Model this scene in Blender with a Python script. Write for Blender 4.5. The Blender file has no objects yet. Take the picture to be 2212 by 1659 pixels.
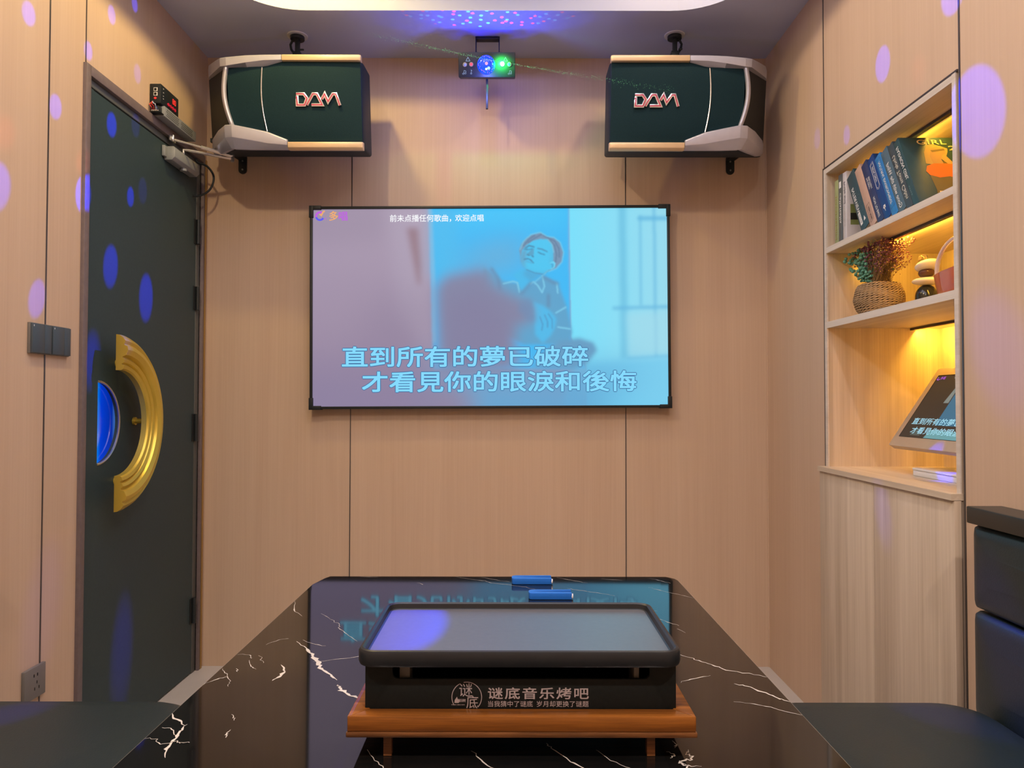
import bpy, bmesh, math, random
import numpy as np
from mathutils import Vector, Matrix
random.seed(7)
scn = bpy.context.scene
col = scn.collection
PI = math.pi

# ------------------------------------------------------------------ camera
XL, XR, YB, ZC = -1.342, 1.114, 3.228, 2.656        # left wall, right wall, back wall, ceiling
cd = bpy.data.cameras.new('camera'); cam = bpy.data.objects.new('camera', cd); col.objects.link(cam)
cd.sensor_width = 36.0; cd.lens = 36.0 * 1600 / 2212; cd.clip_start = 0.02
cam.location = (0, 0, 1.145)
cam.rotation_euler = (Matrix.Rotation(PI / 2 + 0.02348, 4, 'X') @ Matrix.Rotation(0.0016, 4, 'Z')).to_euler()
scn.camera = cam

# ------------------------------------------------------------------ world, exposure
w = bpy.data.worlds.new('world'); scn.world = w; w.use_nodes = True
w.node_tree.nodes['Background'].inputs[0].default_value = (0.5, 0.5, 0.6, 1)
w.node_tree.nodes['Background'].inputs[1].default_value = 0.0
scn.view_settings.view_transform = 'Standard'; scn.view_settings.look = 'None'
scn.view_settings.exposure = 0.0; scn.view_settings.gamma = 1.0
scn.view_settings.use_curve_mapping = False

# ------------------------------------------------------------------ lights of the room
def light(name, kind, loc, energy, color, aim=None, **kw):
    l = bpy.data.lights.new(name, kind); l.energy = energy; l.color = color
    for k, v in kw.items(): setattr(l, k, v)
    o = bpy.data.objects.new(name, l); col.objects.link(o); o.location = loc
    if aim is not None:
        o.rotation_euler = (Vector(aim) - Vector(loc)).to_track_quat('-Z', 'Y').to_euler()
    return o
# front tray pair by the wall shadows; mid and rear pairs are added fill
WARM, MILD = (1.0, 0.74, 0.40), (1.0, 0.83, 0.70)
for x, y, e, c in ((-0.78, 2.43, 26, (1.0, .72, .22)), (0.60, 2.43, 10, (1.0, .76, .48)), (-0.78, 1.15, 46, (1.0, .75, .42)), (0.60, 1.15, 11, MILD), (-0.78, -0.3, 92, MILD), (0.60, -0.3, 96, MILD)):
    light('tray_lamp_and_fill', 'SPOT', (x, y, 2.855), e, c, aim=(x, y, 0), spot_size=2.97 if y > 0 else 2.80, spot_blend=0.25 if y > 0 else 0.7, shadow_soft_size=0.035)
light('tray_strip', 'AREA', (-0.1, 1.3, 2.90), 22, (0.84, 0.84, 1.0), aim=(-0.1, 1.3, 0), shape='RECTANGLE', size=1.2, size_y=2.2)

# ------------------------------------------------------------------ materials
def lin(r, g, b):
    return tuple(((c / 255) / 12.92 if c <= 10 else (((c / 255) + .055) / 1.055) ** 2.4) for c in (r, g, b))
def mat(name, c, rough=0.5, metal=0.0, spec=0.5, emit=None, es=1.0, coat=0.0, trans=0.0, ior=1.45, noise=0.06, nscale=40, bump=0.0):
    m = bpy.data.materials.new(name); m.use_nodes = True; nt = m.node_tree; b = nt.nodes['Principled BSDF']
    b.inputs['Roughness'].default_value = rough; b.inputs['Metallic'].default_value = metal
    b.inputs['Specular IOR Level'].default_value = spec; b.inputs['IOR'].default_value = ior
    b.inputs['Coat Weight'].default_value = coat; b.inputs['Coat Roughness'].default_value = 0.04
    b.inputs['Transmission Weight'].default_value = trans
    b.inputs['Base Color'].default_value = (*c, 1)
    if noise > 0:
        n = nt.nodes.new('ShaderNodeTexNoise'); n.inputs['Scale'].default_value = nscale; n.inputs['Detail'].default_value = 4
        tc = nt.nodes.new('ShaderNodeTexCoord'); nt.links.new(tc.outputs['Object'], n.inputs['Vector'])
        r = nt.nodes.new('ShaderNodeMapRange'); r.inputs['To Min'].default_value = 1 - noise; r.inputs['To Max'].default_value = 1 + noise
        nt.links.new(n.outputs['Fac'], r.inputs['Value'])
        mx = nt.nodes.new('ShaderNodeVectorMath'); mx.operation = 'SCALE'; mx.inputs[0].default_value = c
        nt.links.new(r.outputs[0], mx.inputs['Scale']); nt.links.new(mx.outputs[0], b.inputs['Base Color'])
        if bump:
            bp = nt.nodes.new('ShaderNodeBump'); bp.inputs['Strength'].default_value = bump; bp.inputs['Distance'].default_value = 0.002
            nt.links.new(n.outputs['Fac'], bp.inputs['Height']); nt.links.new(bp.outputs[0], b.inputs['Normal'])
    if emit is not None:
        b.inputs['Emission Color'].default_value = (*emit, 1); b.inputs['Emission Strength'].default_value = es
    return m
def wood(name, c1, c2, scale=18, axis=2, rough=0.5, stretch=0.035, fine=0.5, spec=0.35, p=(0.3, 0.7)):
    m = bpy.data.materials.new(name); m.use_nodes = True; nt = m.node_tree; b = nt.nodes['Principled BSDF']
    b.inputs['Roughness'].default_value = rough; b.inputs['Specular IOR Level'].default_value = spec
    tc = nt.nodes.new('ShaderNodeNewGeometry'); mp = nt.nodes.new('ShaderNodeMapping')
    s = [scale] * 3; s[axis] = scale * stretch; mp.inputs['Scale'].default_value = s
    nt.links.new(tc.outputs['Position'], mp.inputs['Vector'])
    n = nt.nodes.new('ShaderNodeTexNoise'); n.inputs['Scale'].default_value = 1; n.inputs['Detail'].default_value = 5; n.inputs['Distortion'].default_value = 0.6
    nt.links.new(mp.outputs[0], n.inputs['Vector'])
    mp2 = nt.nodes.new('ShaderNodeMapping'); s2 = [scale * 9] * 3; s2[axis] = scale * stretch * 5; mp2.inputs['Scale'].default_value = s2
    nt.links.new(tc.outputs['Position'], mp2.inputs['Vector'])
    n2 = nt.nodes.new('ShaderNodeTexNoise'); n2.inputs['Scale'].default_value = 1; n2.inputs['Detail'].default_value = 3
    nt.links.new(mp2.outputs[0], n2.inputs['Vector'])
    mx = nt.nodes.new('ShaderNodeMix'); mx.data_type = 'FLOAT'; mx.inputs['Factor'].default_value = fine * 0.6
    nt.links.new(n.outputs['Fac'], mx.inputs['A']); nt.links.new(n2.outputs['Fac'], mx.inputs['B'])
    r = nt.nodes.new('ShaderNodeValToRGB'); r.color_ramp.elements[0].position = p[0]; r.color_ramp.elements[1].position = p[1]
    r.color_ramp.elements[0].color = (*c1, 1); r.color_ramp.elements[1].color = (*c2, 1)
    nt.links.new(mx.outputs[0], r.inputs[0]); nt.links.new(r.outputs[0], b.inputs['Base Color'])
    return m
def emis(name, c, s=1.0, vc=False):
    m = bpy.data.materials.new(name); m.use_nodes = True; nt = m.node_tree; b = nt.nodes['Principled BSDF']
    b.inputs['Base Color'].default_value = (0.02, 0.02, 0.02, 1); b.inputs['Roughness'].default_value = 0.5
    b.inputs['Specular IOR Level'].default_value = 0.1
    b.inputs['Emission Color'].default_value = (*c, 1); b.inputs['Emission Strength'].default_value = s
    if vc:
        a = nt.nodes.new('ShaderNodeAttribute'); a.attribute_name = 'Col'
        nt.links.new(a.outputs['Color'], b.inputs['Emission Color'])
    return m

M = {}
M['wall'] = wood('wall_panel_wood', (0.51, 0.365, 0.26), (0.575, 0.425, 0.31), 14, 2, 0.55, 0.03, 0.8)
M['cab'] = wood('cabinet_wood', (0.42, 0.33, 0.24), (0.66, 0.56, 0.45), 20, 2, 0.5, 0.03, 0.55)
M['caby'] = wood('shelf_wood', (0.46, 0.37, 0.27), (0.66, 0.57, 0.46), 20, 1, 0.5, 0.03, 0.55)
M['edge'] = wood('edge_band', (0.52, 0.46, 0.40), (0.68, 0.62, 0.56), 30, 1, 0.45, 0.03, 0.5)
M['ceil'] = mat('ceiling_paint', (0.50, 0.54, 0.72), 0.9, noise=0.02, nscale=8)
M['floor'] = mat('floor_tile', (0.50, 0.47, 0.45), 0.35, noise=0.10, nscale=6)
M['seam'] = mat('dark_seam_metal', (0.10, 0.09, 0.09), 0.35, 0.6)
M['casing'] = mat('door_casing', (0.15, 0.115, 0.115), 0.45, noise=0.2, nscale=60)
M['jamb'] = mat('door_jamb', (0.085, 0.09, 0.085), 0.5)
M['door'] = mat('door_paint', (0.034, 0.056, 0.062), 0.48, spec=0.22, noise=0.12, nscale=120)
M['gold'] = mat('brushed_gold', (0.66, 0.48, 0.075), 0.36, 0.6)
M['goldtrim'] = mat('gold_trim', (0.42, 0.27, 0.08), 0.3, 0.7)
M['black'] = mat('black_plastic', (0.014, 0.018, 0.021), 0.45, spec=0.3)
M['blackmetal'] = mat('black_metal', (0.02, 0.024, 0.026), 0.45, 0.3)
M['chrome'] = mat('chrome', (0.80, 0.80, 0.82), 0.2, 0.75, noise=0)
M['steel'] = mat('brushed_steel', (0.50, 0.50, 0.50), 0.3, 0.9)
M['silver'] = mat('silver_paint', (0.50, 0.50, 0.59), 0.32, 0.4)
M['rosegold'] = mat('champagne_paint', (0.78, 0.58, 0.36), 0.35, 0.35)
M['grille'] = mat('grille_cloth', (0.008, 0.027, 0.036), 0.75, spec=0.15, noise=0.35, nscale=400, bump=0.3)
M['cabinetbox'] = mat('speaker_vinyl', (0.009, 0.022, 0.032), 0.55, spec=0.25, noise=0.2, nscale=200)
M['red'] = mat('red_enamel', (0.55, 0.02, 0.06), 0.3)
M['white'] = mat('white_plastic', (0.72, 0.72, 0.74), 0.35)
M['greyplastic'] = mat('grey_paint', (0.25, 0.265, 0.28), 0.4, 0.1)
M['slate'] = mat('slate_plastic', (0.055, 0.075, 0.095), 0.4)
M['socketgrey'] = mat('socket_grey', (0.15, 0.14, 0.13), 0.4)
M['leather'] = mat('black_leather', (0.015, 0.027, 0.031), 0.42, noise=0.25, nscale=300, bump=0.15)
M['blackwood'] = mat('black_lacquer', (0.016, 0.021, 0.020), 0.35)
M['grill'] = mat('grill_enamel', (0.008, 0.010, 0.010), 0.5, spec=0.22, noise=0.3, nscale=200, bump=0.1)
M['plate'] = mat('grill_plate_sheen', (0.20, 0.205, 0.235), 0.30, 0.6, noise=0.08, nscale=150)
M['gap'] = mat('shadow_gap', (0.006, 0.006, 0.006), 0.8)
M['oak'] = wood('orange_oak', (0.06, 0.018, 0.005), (0.34, 0.118, 0.019), 60, 0, 0.28, 0.06, 0.5)
M['oakdark'] = wood('scorched_oak', (0.03, 0.013, 0.005), (0.26, 0.10, 0.03), 80, 0, 0.4, 0.08, 0.6)
M['print'] = mat('silver_print', (0.48, 0.42, 0.44), 0.4, 0.2, noise=0)
M['blue'] = mat('blue_silicone', (0.015, 0.15, 0.62), 0.38)
M['led'] = emis('led_diffuser', (1.0, 0.58, 0.12), 6)
M['profile'] = mat('led_profile', (0.09, 0.07, 0.05), 0.4, 0.5)

# marble: glossy black; its veins are a second material laid into the same top
M['marble'] = mat('black_marble', (0.006, 0.006, 0.006), 0.045, spec=0.85, ior=1.55, noise=0.5, nscale=9)
M['vein'] = mat('marble_vein', (0.62, 0.58, 0.53), 0.12, noise=0.2, nscale=50)
M['edgeline'] = mat('table_edge', (0.40, 0.36, 0.30), 0.3)

# ------------------------------------------------------------------ mesh builder
class MB:
    def __init__(s): s.v = []; s.f = []; s.mi = []
    def add(s, vs, fs, mi=0):
        o = len(s.v); s.v += [Vector(p) for p in vs]; s.f += [tuple(i + o for i in f) for f in fs]; s.mi += [mi] * len(fs); return s
    def box(s, x0, x1, y0, y1, z0, z1, mi=0):
        v = [(x, y, z) for x in (x0, x1) for y in (y0, y1) for z in (z0, z1)]
        return s.add(v, [(0, 1, 3, 2), (4, 6, 7, 5), (0, 4, 5, 1), (2, 3, 7, 6), (0, 2, 6, 4), (1, 5, 7, 3)], mi)
    def loft(s, rings, cap=True, closed=True, mi=0):
        n = len(rings[0]); vs = [p for r in rings for p in r]; fs = []
        for i in range(len(rings) - 1):
            for j in range(n if closed else n - 1):
                a, b = i * n + j, i * n + (j + 1) % n
                fs.append((a, b, b + n, a + n))
        if cap and closed: fs += [tuple(range(n))[::-1], tuple(range((len(rings) - 1) * n, len(rings) * n))]
        return s.add(vs, fs, mi)
    def tube(s, pts, r, seg=8, mi=0, cap=True):
        pts = [Vector(p) for p in pts]; rs = r if isinstance(r, (list, tuple)) else [r] * len(pts); rings = []
        up = None
        for i, p in enumerate(pts):
            d = (pts[min(i + 1, len(pts) - 1)] - pts[max(i - 1, 0)]).normalized()
            if up is None: up = Vector((0, 0, 1)) if abs(d.z) < 0.9 else Vector((1, 0, 0))
            a = d.cross(up).normalized(); b = a.cross(d).normalized(); up = b
            rings.append([p + (a * math.cos(t) + b * math.sin(t)) * rs[i] for t in [2 * PI * k / seg for k in range(seg)]])
        return s.loft(rings, cap, True, mi)
    def cyl(s, p, q, r, seg=20, mi=0): return s.tube([p, q], r, seg, mi)
    def ell(s, c, r, rot=None, nu=20, nv=12, mi=0, pw=1.0):
        c = Vector(c); rings = []
        for i in range(1, nv):
            t = PI * i / nv
            ring = []
            for k in range(nu):
                a = 2 * PI * k / nu; st = math.sin(t) ** pw
                p = Vector((r[0] * st * math.cos(a), r[1] * st * math.sin(a), r[2] * math.cos(t)))
                if rot: p = rot @ p
                ring.append(c + p)
            rings.append(ring)
        n = nu; vs = [q for g in rings for q in g]; fs = []
        for i in range(len(rings) - 1):
            for j in range(n):
                a, b = i * n + j, i * n + (j + 1) % n; fs.append((a, a + n, b + n, b))
        t0 = Vector((0, 0, r[2])); t1 = -t0
        if rot: t0 = rot @ t0; t1 = rot @ t1
        vs += [c + t0, c + t1]; L = len(vs)
        for j in range(n):
            fs.append((j, (j + 1) % n, L - 2)); fs.append(((len(rings) - 1) * n + (j + 1) % n, (len(rings) - 1) * n + j, L - 1))
        return s.add(vs, fs, mi)
    def prism(s, poly, fn, h, mi=0):      # poly of (a,b); fn(a,b,t) -> point; t=0..h
        n = len(poly); vs = [fn(a, b, 0) for a, b in poly] + [fn(a, b, h) for a, b in poly]
        fs = [tuple(range(n))[::-1], tuple(range(n, 2 * n))] + [(i, (i + 1) % n, n + (i + 1) % n, n + i) for i in range(n)]
        return s.add(vs, fs, mi)
    def xf(s, mtx): s.v = [mtx @ p for p in s.v]; return s
    def mirror(s, flip=True):
        s.v = [Vector((-p.x, p.y, p.z)) for p in s.v]; s.f = [f[::-1] for f in s.f]; return s
def rootloc(o):
    while o.parent: o = o.parent
    return o.location
def build(name, mb, m, parent=None, smooth=False, bevel=0, loc=None, seg=2, ang=40, sharp=35):
    me = bpy.data.meshes.new(name)
    base = Vector(rootloc(parent)) if parent else (Vector(loc) if loc is not None else Vector((0, 0, 0)))
    me.from_pydata([p - base for p in mb.v], [], mb.f)
    ms = m if isinstance(m, (list, tuple)) else [m]
    for q in ms: me.materials.append(q)
    if len(ms) > 1: me.polygons.foreach_set('material_index', mb.mi)
    bm = bmesh.new(); bm.from_mesh(me)
    bmesh.ops.recalc_face_normals(bm, faces=bm.faces[:])
    if bevel:
        ed = [e for e in bm.edges if len(e.link_faces) == 2 and e.calc_face_angle(0) > math.radians(ang)]
        bmesh.ops.bevel(bm, geom=ed, offset=bevel, segments=seg, affect='EDGES', profile=0.5, clamp_overlap=True)
    bm.to_mesh(me); bm.free()
    if smooth or bevel:
        me.polygons.foreach_set('use_smooth', [True] * len(me.polygons))
        me.set_sharp_from_angle(angle=math.radians(sharp))
    me.update()
    o = bpy.data.objects.new(name, me); col.objects.link(o)
    if parent: o.parent = parent
    elif loc is not None: o.location = base
    return o
def tag(o, label, cat, group=None, kind=None):
    o['label'] = label; o['category'] = cat
    if group: o['group'] = group
    if kind: o['kind'] = kind
    return o
def thing(name, label, cat, loc, group=None):
    o = bpy.data.objects.new(name, None); o.empty_display_size = 0.05; col.objects.link(o); o.location = loc
    return tag(o, label, cat, group)
def struct(name, mb, m, **kw):
    o = build(name, mb, m, **kw); o['kind'] = 'structure'; return o

# text -> flat mesh data, fitted to a box
_tc = {}
def text_raw(body, offset=0.0, spacing=1.0):
    k = (body, offset, spacing)
    if k not in _tc:
        c = bpy.data.curves.new('t', 'FONT'); c.body = body; c.offset = offset; c.space_character = spacing; c.resolution_u = 4
        o = bpy.data.objects.new('t', c); col.objects.link(o)
        dg = bpy.context.evaluated_depsgraph_get(); dg.update()
        me = bpy.data.meshes.new_from_object(o.evaluated_get(dg))
        _tc[k] = ([(p.co.x, p.co.y) for p in me.vertices], [tuple(f.vertices) for f in me.polygons])
        bpy.data.objects.remove(o); bpy.data.curves.remove(c); bpy.data.meshes.remove(me)
    return _tc[k]
def put_text(mb, body, org, right, up, wd, ht, bold=0.0, spacing=1.0, lift=0.0, mi=0, n=4):
    if bold > 0:      # heavier strokes: the same glyphs stacked with tiny sideways shifts
        o_ = Vector(org); r_ = Vector(right).normalized(); u_ = Vector(up).normalized()
        for i in range(n):
            a = 2 * PI * (i + .5) / n
            put_text1(mb, body, o_ + (r_ * math.cos(a) + u_ * math.sin(a)) * bold * ht, right, up, wd, ht, spacing, lift + .00002 * i, mi)
        return mb
    return put_text1(mb, body, org, right, up, wd, ht, spacing, lift, mi)
def put_text1(mb, body, org, right, up, wd, ht, spacing, lift, mi):
    """fit the text into wd x ht with its lower-left corner at org"""
    v, f = text_raw(body, 0.0, spacing)
    x0 = min(p[0] for p in v); x1 = max(p[0] for p in v); y0 = min(p[1] for p in v); y1 = max(p[1] for p in v)
    org, right, up = Vector(org), Vector(right).normalized(), Vector(up).normalized(); nrm = right.cross(up)
    mb.add([org + right * ((x - x0) / (x1 - x0) * wd) + up * ((y - y0) / (y1 - y0) * ht) + nrm * lift for x, y in v], f, mi)
    return mb
def ribbon(mb, pts, wd, org, right, up, h=0.0, lift=0.0, mi=0, closed=False):
    """thick 2-D polyline with mitred joints"""
    P = [Vector((a, b)) for a, b in pts]; n = len(P); L = []; R = []
    for i in range(n):
        a = P[(i - 1) % n] if (closed or i > 0) else None; b = P[(i + 1) % n] if (closed or i < n - 1) else None
        d0 = (P[i] - a).normalized() if a is not None else None; d1 = (b - P[i]).normalized() if b is not None else None
        d0 = d0 or d1; d1 = d1 or d0
        n0 = Vector((-d0.y, d0.x)); n1 = Vector((-d1.y, d1.x)); m_ = (n0 + n1)
        m_ = m_.normalized() if m_.length > 1e-6 else n0; k = 1 / max(0.45, m_.dot(n0)); q = wd[i] if isinstance(wd, (list, tuple)) else wd
        L.append(P[i] + m_ * k * q / 2); R.append(P[i] - m_ * k * q / 2)
    org, right, up = Vector(org), Vector(right).normalized(), Vector(up).normalized(); nrm = right.cross(up)
    pt = lambda p, t: org + right * p.x + up * p.y + nrm * (lift + t)
    rng = range(n if closed else n - 1)
    if h <= 0:
        vs = [pt(p, 0) for p in L] + [pt(p, 0) for p in R]
        mb.add(vs, [(i, n + i, n + (i + 1) % n, (i + 1) % n) for i in rng], mi)
    else:
        rings = [[pt(L[i], 0), pt(R[i], 0), pt(R[i], h), pt(L[i], h)] for i in range(n)]
        if closed: rings.append(rings[0])
        mb.loft(rings, cap=not closed, mi=mi)
    return mb
def rrect(x0, x1, y0, y1, r, seg=8):
    out = []
    for cx, cy, a0 in ((x1 - r, y1 - r, 0), (x0 + r, y1 - r, 90), (x0 + r, y0 + r, 180), (x1 - r, y0 + r, 270)):
        for k in range(seg + 1):
            a = math.radians(a0 + 90 * k / seg); out.append((cx + r * math.cos(a), cy + r * math.sin(a)))
    return out

# ================================================================== ROOM
YF = -1.6                                             # wall behind the photographer
struct('floor', MB().box(XL - .1, XR + .5, YF, YB, -.05, 0), M['floor'])
struct('wall_back', MB().box(XL - .1, XR + .5, YB, YB + .1, 0, 2.95), M['wall'])
struct('wall_rear', MB().box(XL - .1, XR + .5, YF - .1, YF, 0, 2.95), M['wall'])
DY0, DY1, DZ = 2.318, 3.172, 2.185                    # door opening
struct('wall_left', MB().box(XL - .1, XL, YF, DY0, 0, ZC).box(XL - .1, XL, DY0, DY1, DZ, ZC).box(XL - .1, XL, DY1, YB, 0, ZC), M['wall'])
NY0, NY1, NZ0, NZ1 = 1.832, 2.640, 0.0, 1.978         # bay in the right wall that takes the cabinet
struct('wall_right', MB().box(XR, XR + .1, YF, NY0, 0, ZC).box(XR, XR + .1, NY1, YB, 0, ZC).box(XR, XR + .1, NY0, NY1, NZ1, ZC), M['wall'])
# ceiling with the rounded opening of the light tray
OX0, OX1, OY0, OY1 = -1.065, 0.88, -0.6, 2.83
bm = bmesh.new()
outer = [bm.verts.new(p) for p in ((XL, YF, ZC), (XR, YF, ZC), (XR, YB, ZC), (XL, YB, ZC))]
inner = [bm.verts.new((a, b, ZC)) for a, b in rrect(OX0, OX1, OY0, OY1, 0.27, 14)]
ed = [bm.edges.new((L_[i], L_[(i + 1) % len(L_)])) for L_ in (outer, inner) for i in range(len(L_))]
bmesh.ops.triangle_fill(bm, edges=ed, use_beauty=True)
cm = MB(); bm.verts.index_update()
cm.add([v.co.copy() for v in bm.verts], [tuple(v.index for v in f.verts) for f in bm.faces]); bm.free()
ring = rrect(OX0, OX1, OY0, OY1, 0.27, 14)
cm.loft([[(a, b, ZC) for a, b in ring], [(a, b, 2.93) for a, b in ring]], cap=False)
struct('ceiling', cm, M['ceil'])
struct('ceiling_tray', MB().add([(a, b, 2.93) for a, b in ring], [tuple(range(len(ring)))]), M['ceil'])
# panel seams
for i, x in enumerate((-0.703, 0.496)):
    struct('trim_%d' % (i + 1), MB().box(x - .002, x + .002, YB - .0015, YB, 0, ZC), M['seam'])
struct('trim_3', MB().box(XL, XL + .0015, 2.121, 2.126, 0, ZC), M['seam'])
struct('trim_4', MB().box(XL, XL + .0015, 2.302, 2.306, 2.21, ZC), M['seam'])
struct('trim_5', MB().box(XR - .0015, XR, 2.622, 2.627, NZ1, ZC), M['seam'])
struct('trim_6', MB().box(XR - .0015, XR, 1.823, 1.829, 0, ZC), M['seam'])
struct('trim_7', MB().box(XL, XL + .012, 3.190, 3.206, 0, 2.19), M['goldtrim'])
struct('trim_8', MB().box(XR - .004, XR, YB - .004, YB, 0, ZC), M['wall'])

# ---- the door
dr = bpy.data.objects.new('door_1', None); col.objects.link(dr); dr.location = (XL, 2.74, 0); dr['kind'] = 'structure'
k = MB()
k.box(XL - .02, XL + .012, 2.292, DY0, 0, 2.205).box(XL - .02, XL + .012, DY1, 3.188, 0, 2.205).box(XL - .02, XL + .012, DY0, DY1, 2.172, 2.205)
build('door_casing', k, M['casing'], dr, bevel=.002)
k = MB(); k.box(XL - .06, XL - .002, DY0, 2.333, 0, 2.172).box(XL - .06, XL - .002, 3.137, DY1, 0, 2.172).box(XL - .06, XL - .002, 2.333, 3.137, 2.147, 2.172)
build('door_jamb', k, M['jamb'], dr, bevel=.0015)
GY, GZ, GR = 2.405, 1.073, 0.135                      # half-round window
arc = [(GY + GR * math.cos(t), GZ + GR * math.sin(t)) for t in [PI / 2 - PI * i / 24 for i in range(25)]]
leaf = MB(); y0, y1, z0, z1 = 2.337, 3.131, 0.006, 2.141
X0, X1 = XL - .045, XL - .003
def lf(p, x): return (x, p[0], p[1])
for x in (X0, X1):
    cols_ = [(y0, GY), (GY, None), (None, y1)]
    # left strip, right area split at arc centre height
    leaf.add([lf(p, x) for p in ((y0, z0), (GY, z0), (GY, z1), (y0, z1))], [(0, 1, 2, 3)])
    top = [(GY, z1), (y1, z1), (y1, GZ)] + [arc[i] for i in range(12, -1, -1)]
    bot = [(GY, z0)] + [arc[i] for i in range(24, 11, -1)] + [(y1, GZ), (y1, z0)]
    leaf.add([lf(p, x) for p in top], [tuple(range(len(top)))]); leaf.add([lf(p, x) for p in bot], [tuple(range(len(bot)))])
ring_ = arc
leaf.add([lf(p, X0) for p in ring_] + [lf(p, X1) for p in ring_], [(i, (i + 1) % 25, 25 + (i + 1) % 25, 25 + i) for i in range(25)])
rim = [(y0, z0), (y1, z0), (y1, z1), (y0, z1)]
leaf.add([lf(p, X0) for p in rim] + [lf(p, X1) for p in rim], [(i, (i + 1) % 4, 4 + (i + 1) % 4, 4 + i) for i in range(4)])
build('door_leaf', leaf, M['door'], dr)
# pressed fold line along the latch edge of the leaf
build('door_edge_fold', MB().box(XL - .003, XL - .0005, 2.337, 2.352, .006, 2.141), M['door'], dr)
# window pane, lit blue from the corridor; its cyan edge is a painted reflection
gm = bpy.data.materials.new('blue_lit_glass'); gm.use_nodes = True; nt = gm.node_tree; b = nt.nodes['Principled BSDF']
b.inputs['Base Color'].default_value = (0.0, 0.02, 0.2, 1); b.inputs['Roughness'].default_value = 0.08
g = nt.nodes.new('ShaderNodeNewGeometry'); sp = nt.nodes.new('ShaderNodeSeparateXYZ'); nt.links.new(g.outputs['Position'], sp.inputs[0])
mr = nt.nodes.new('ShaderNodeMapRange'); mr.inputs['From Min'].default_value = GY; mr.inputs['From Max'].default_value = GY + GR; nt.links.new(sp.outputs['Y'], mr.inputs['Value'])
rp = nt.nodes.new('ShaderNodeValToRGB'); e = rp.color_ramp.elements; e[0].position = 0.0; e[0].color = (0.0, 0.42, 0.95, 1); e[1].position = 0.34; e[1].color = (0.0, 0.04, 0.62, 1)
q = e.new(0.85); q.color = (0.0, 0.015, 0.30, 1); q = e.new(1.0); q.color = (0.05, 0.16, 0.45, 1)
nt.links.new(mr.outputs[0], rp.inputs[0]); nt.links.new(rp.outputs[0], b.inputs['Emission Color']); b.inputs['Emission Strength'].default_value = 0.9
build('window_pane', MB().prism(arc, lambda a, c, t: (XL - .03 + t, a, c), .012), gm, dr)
k = MB(); k.tube([(XL - .004, a, c) for a, c in arc], .004, 6)
build('window_bead', k, M['steel'], dr, smooth=True)
for i, (z0, z1) in enumerate(((1.812, 1.915), (1.53, 1.63), (0.975, 1.09), (0.212, 0.317))):
    k = MB(); k.cyl((XL + .006, 3.137, z0), (XL + .006, 3.137, z1), .0085, 12)
    for j in (1, 2): k.cyl((XL + .006, 3.137, z0 + (z1 - z0) * j / 3 - .001), (XL + .006, 3.137, z0 + (z1 - z0) * j / 3 + .001), .0095, 12)
    k.box(XL - .004, XL, 3.112, 3.137, z0, z1)
    build('hinge', k, M['blackmetal'], dr, smooth=True)
# big half-ring pull handle: ogee profile swept round the half circle
HC = (GY + .004, 1.073); prof = [(.172, -1.290), (.172, -1.272), (.176, -1.266), (.186, -1.263), (.190, -1.270), (.193, -1.271), (.197, -1.264), (.206, -1.260), (.212, -1.268), (.216, -1.269), (.222, -1.257), (.238, -1.250), (.250, -1.252), (.254, -1.262), (.258, -1.263), (.268, -1.259), (.280, -1.268), (.288, -1.280), (.289, -1.290)]
k = MB(); N = 44
k.loft([[(x, HC[0] + r * math.cos(t), HC[1] + r * math.sin(t)) for r, x in prof] for t in [PI / 2 - PI * i / N for i in range(N + 1)]])
ph = build('pull_handle', k, M['gold'], dr, bevel=0); ph.data.polygons.foreach_set('use_smooth', [True] * len(ph.data.polygons)); ph.data.set_sharp_from_angle(angle=math.radians(24))
for a in (61, 0, -61):
    t = math.radians(a); r = .228
    y, z = HC[0] + r * math.cos(t), HC[1] + r * math.sin(t)
    k = MB(); k.cyl((XL - .003, y, z), (XL + .004, y, z), .014, 20).cyl((XL + .003, y, z), (-1.28, y, z), .009, 20)
    build('standoff', k, M['gold'], ph, smooth=True)

# ================================================================== TV
tv = thing('wall_screen', 'large black framed screen on the back wall showing karaoke lyrics in Chinese', 'screen', (-.0945, 3.19, 1.551))
TW, TH = 1.548, 0.872
RT = Matrix.Translation((-.0945, 3.19, 1.551)) @ Matrix.Rotation(-0.0062, 4, 'Y')
k = MB().box(-TW / 2 + .006, TW / 2 - .006, -.008, .037, -TH / 2 + .006, TH / 2 - .006).xf(RT); build('back_shell', k, M['black'], tv)
k = MB(); fw = .011
k.box(-TW / 2, TW / 2, -.022, .012, TH / 2 - fw, TH / 2).box(-TW / 2, TW / 2, -.022, .012, -TH / 2, -TH / 2 + fw)
k.box(-TW / 2, -TW / 2 + fw, -.022, .012, -TH / 2 + fw, TH / 2 - fw).box(TW / 2 - fw, TW / 2, -.022, .012, -TH / 2 + fw, TH / 2 - fw)
build('frame', k.xf(RT), M['blackmetal'], tv, bevel=.001)
for sx in (-1, 1):
    for sz in (-1, 1):
        k = MB(); c = (sx * TW / 2, sz * TH / 2)
        xa, xb = sorted((c[0] + sx * .003, c[0] - sx * .048)); xc, xd = sorted((c[0] + sx * .003, c[0] - sx * .014))
        za, zb = sorted((c[1] + sz * .003, c[1] - sz * .014)); zc, zd = sorted((c[1] + sz * .003, c[1] - sz * .048))
        k.box(xa, xb, -.025, .014, za, zb).box(xc, xd, -.0251, .0141, zc, zd)
        build('corner_cap', k.xf(RT), M['black'], tv, bevel=.001)
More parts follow.
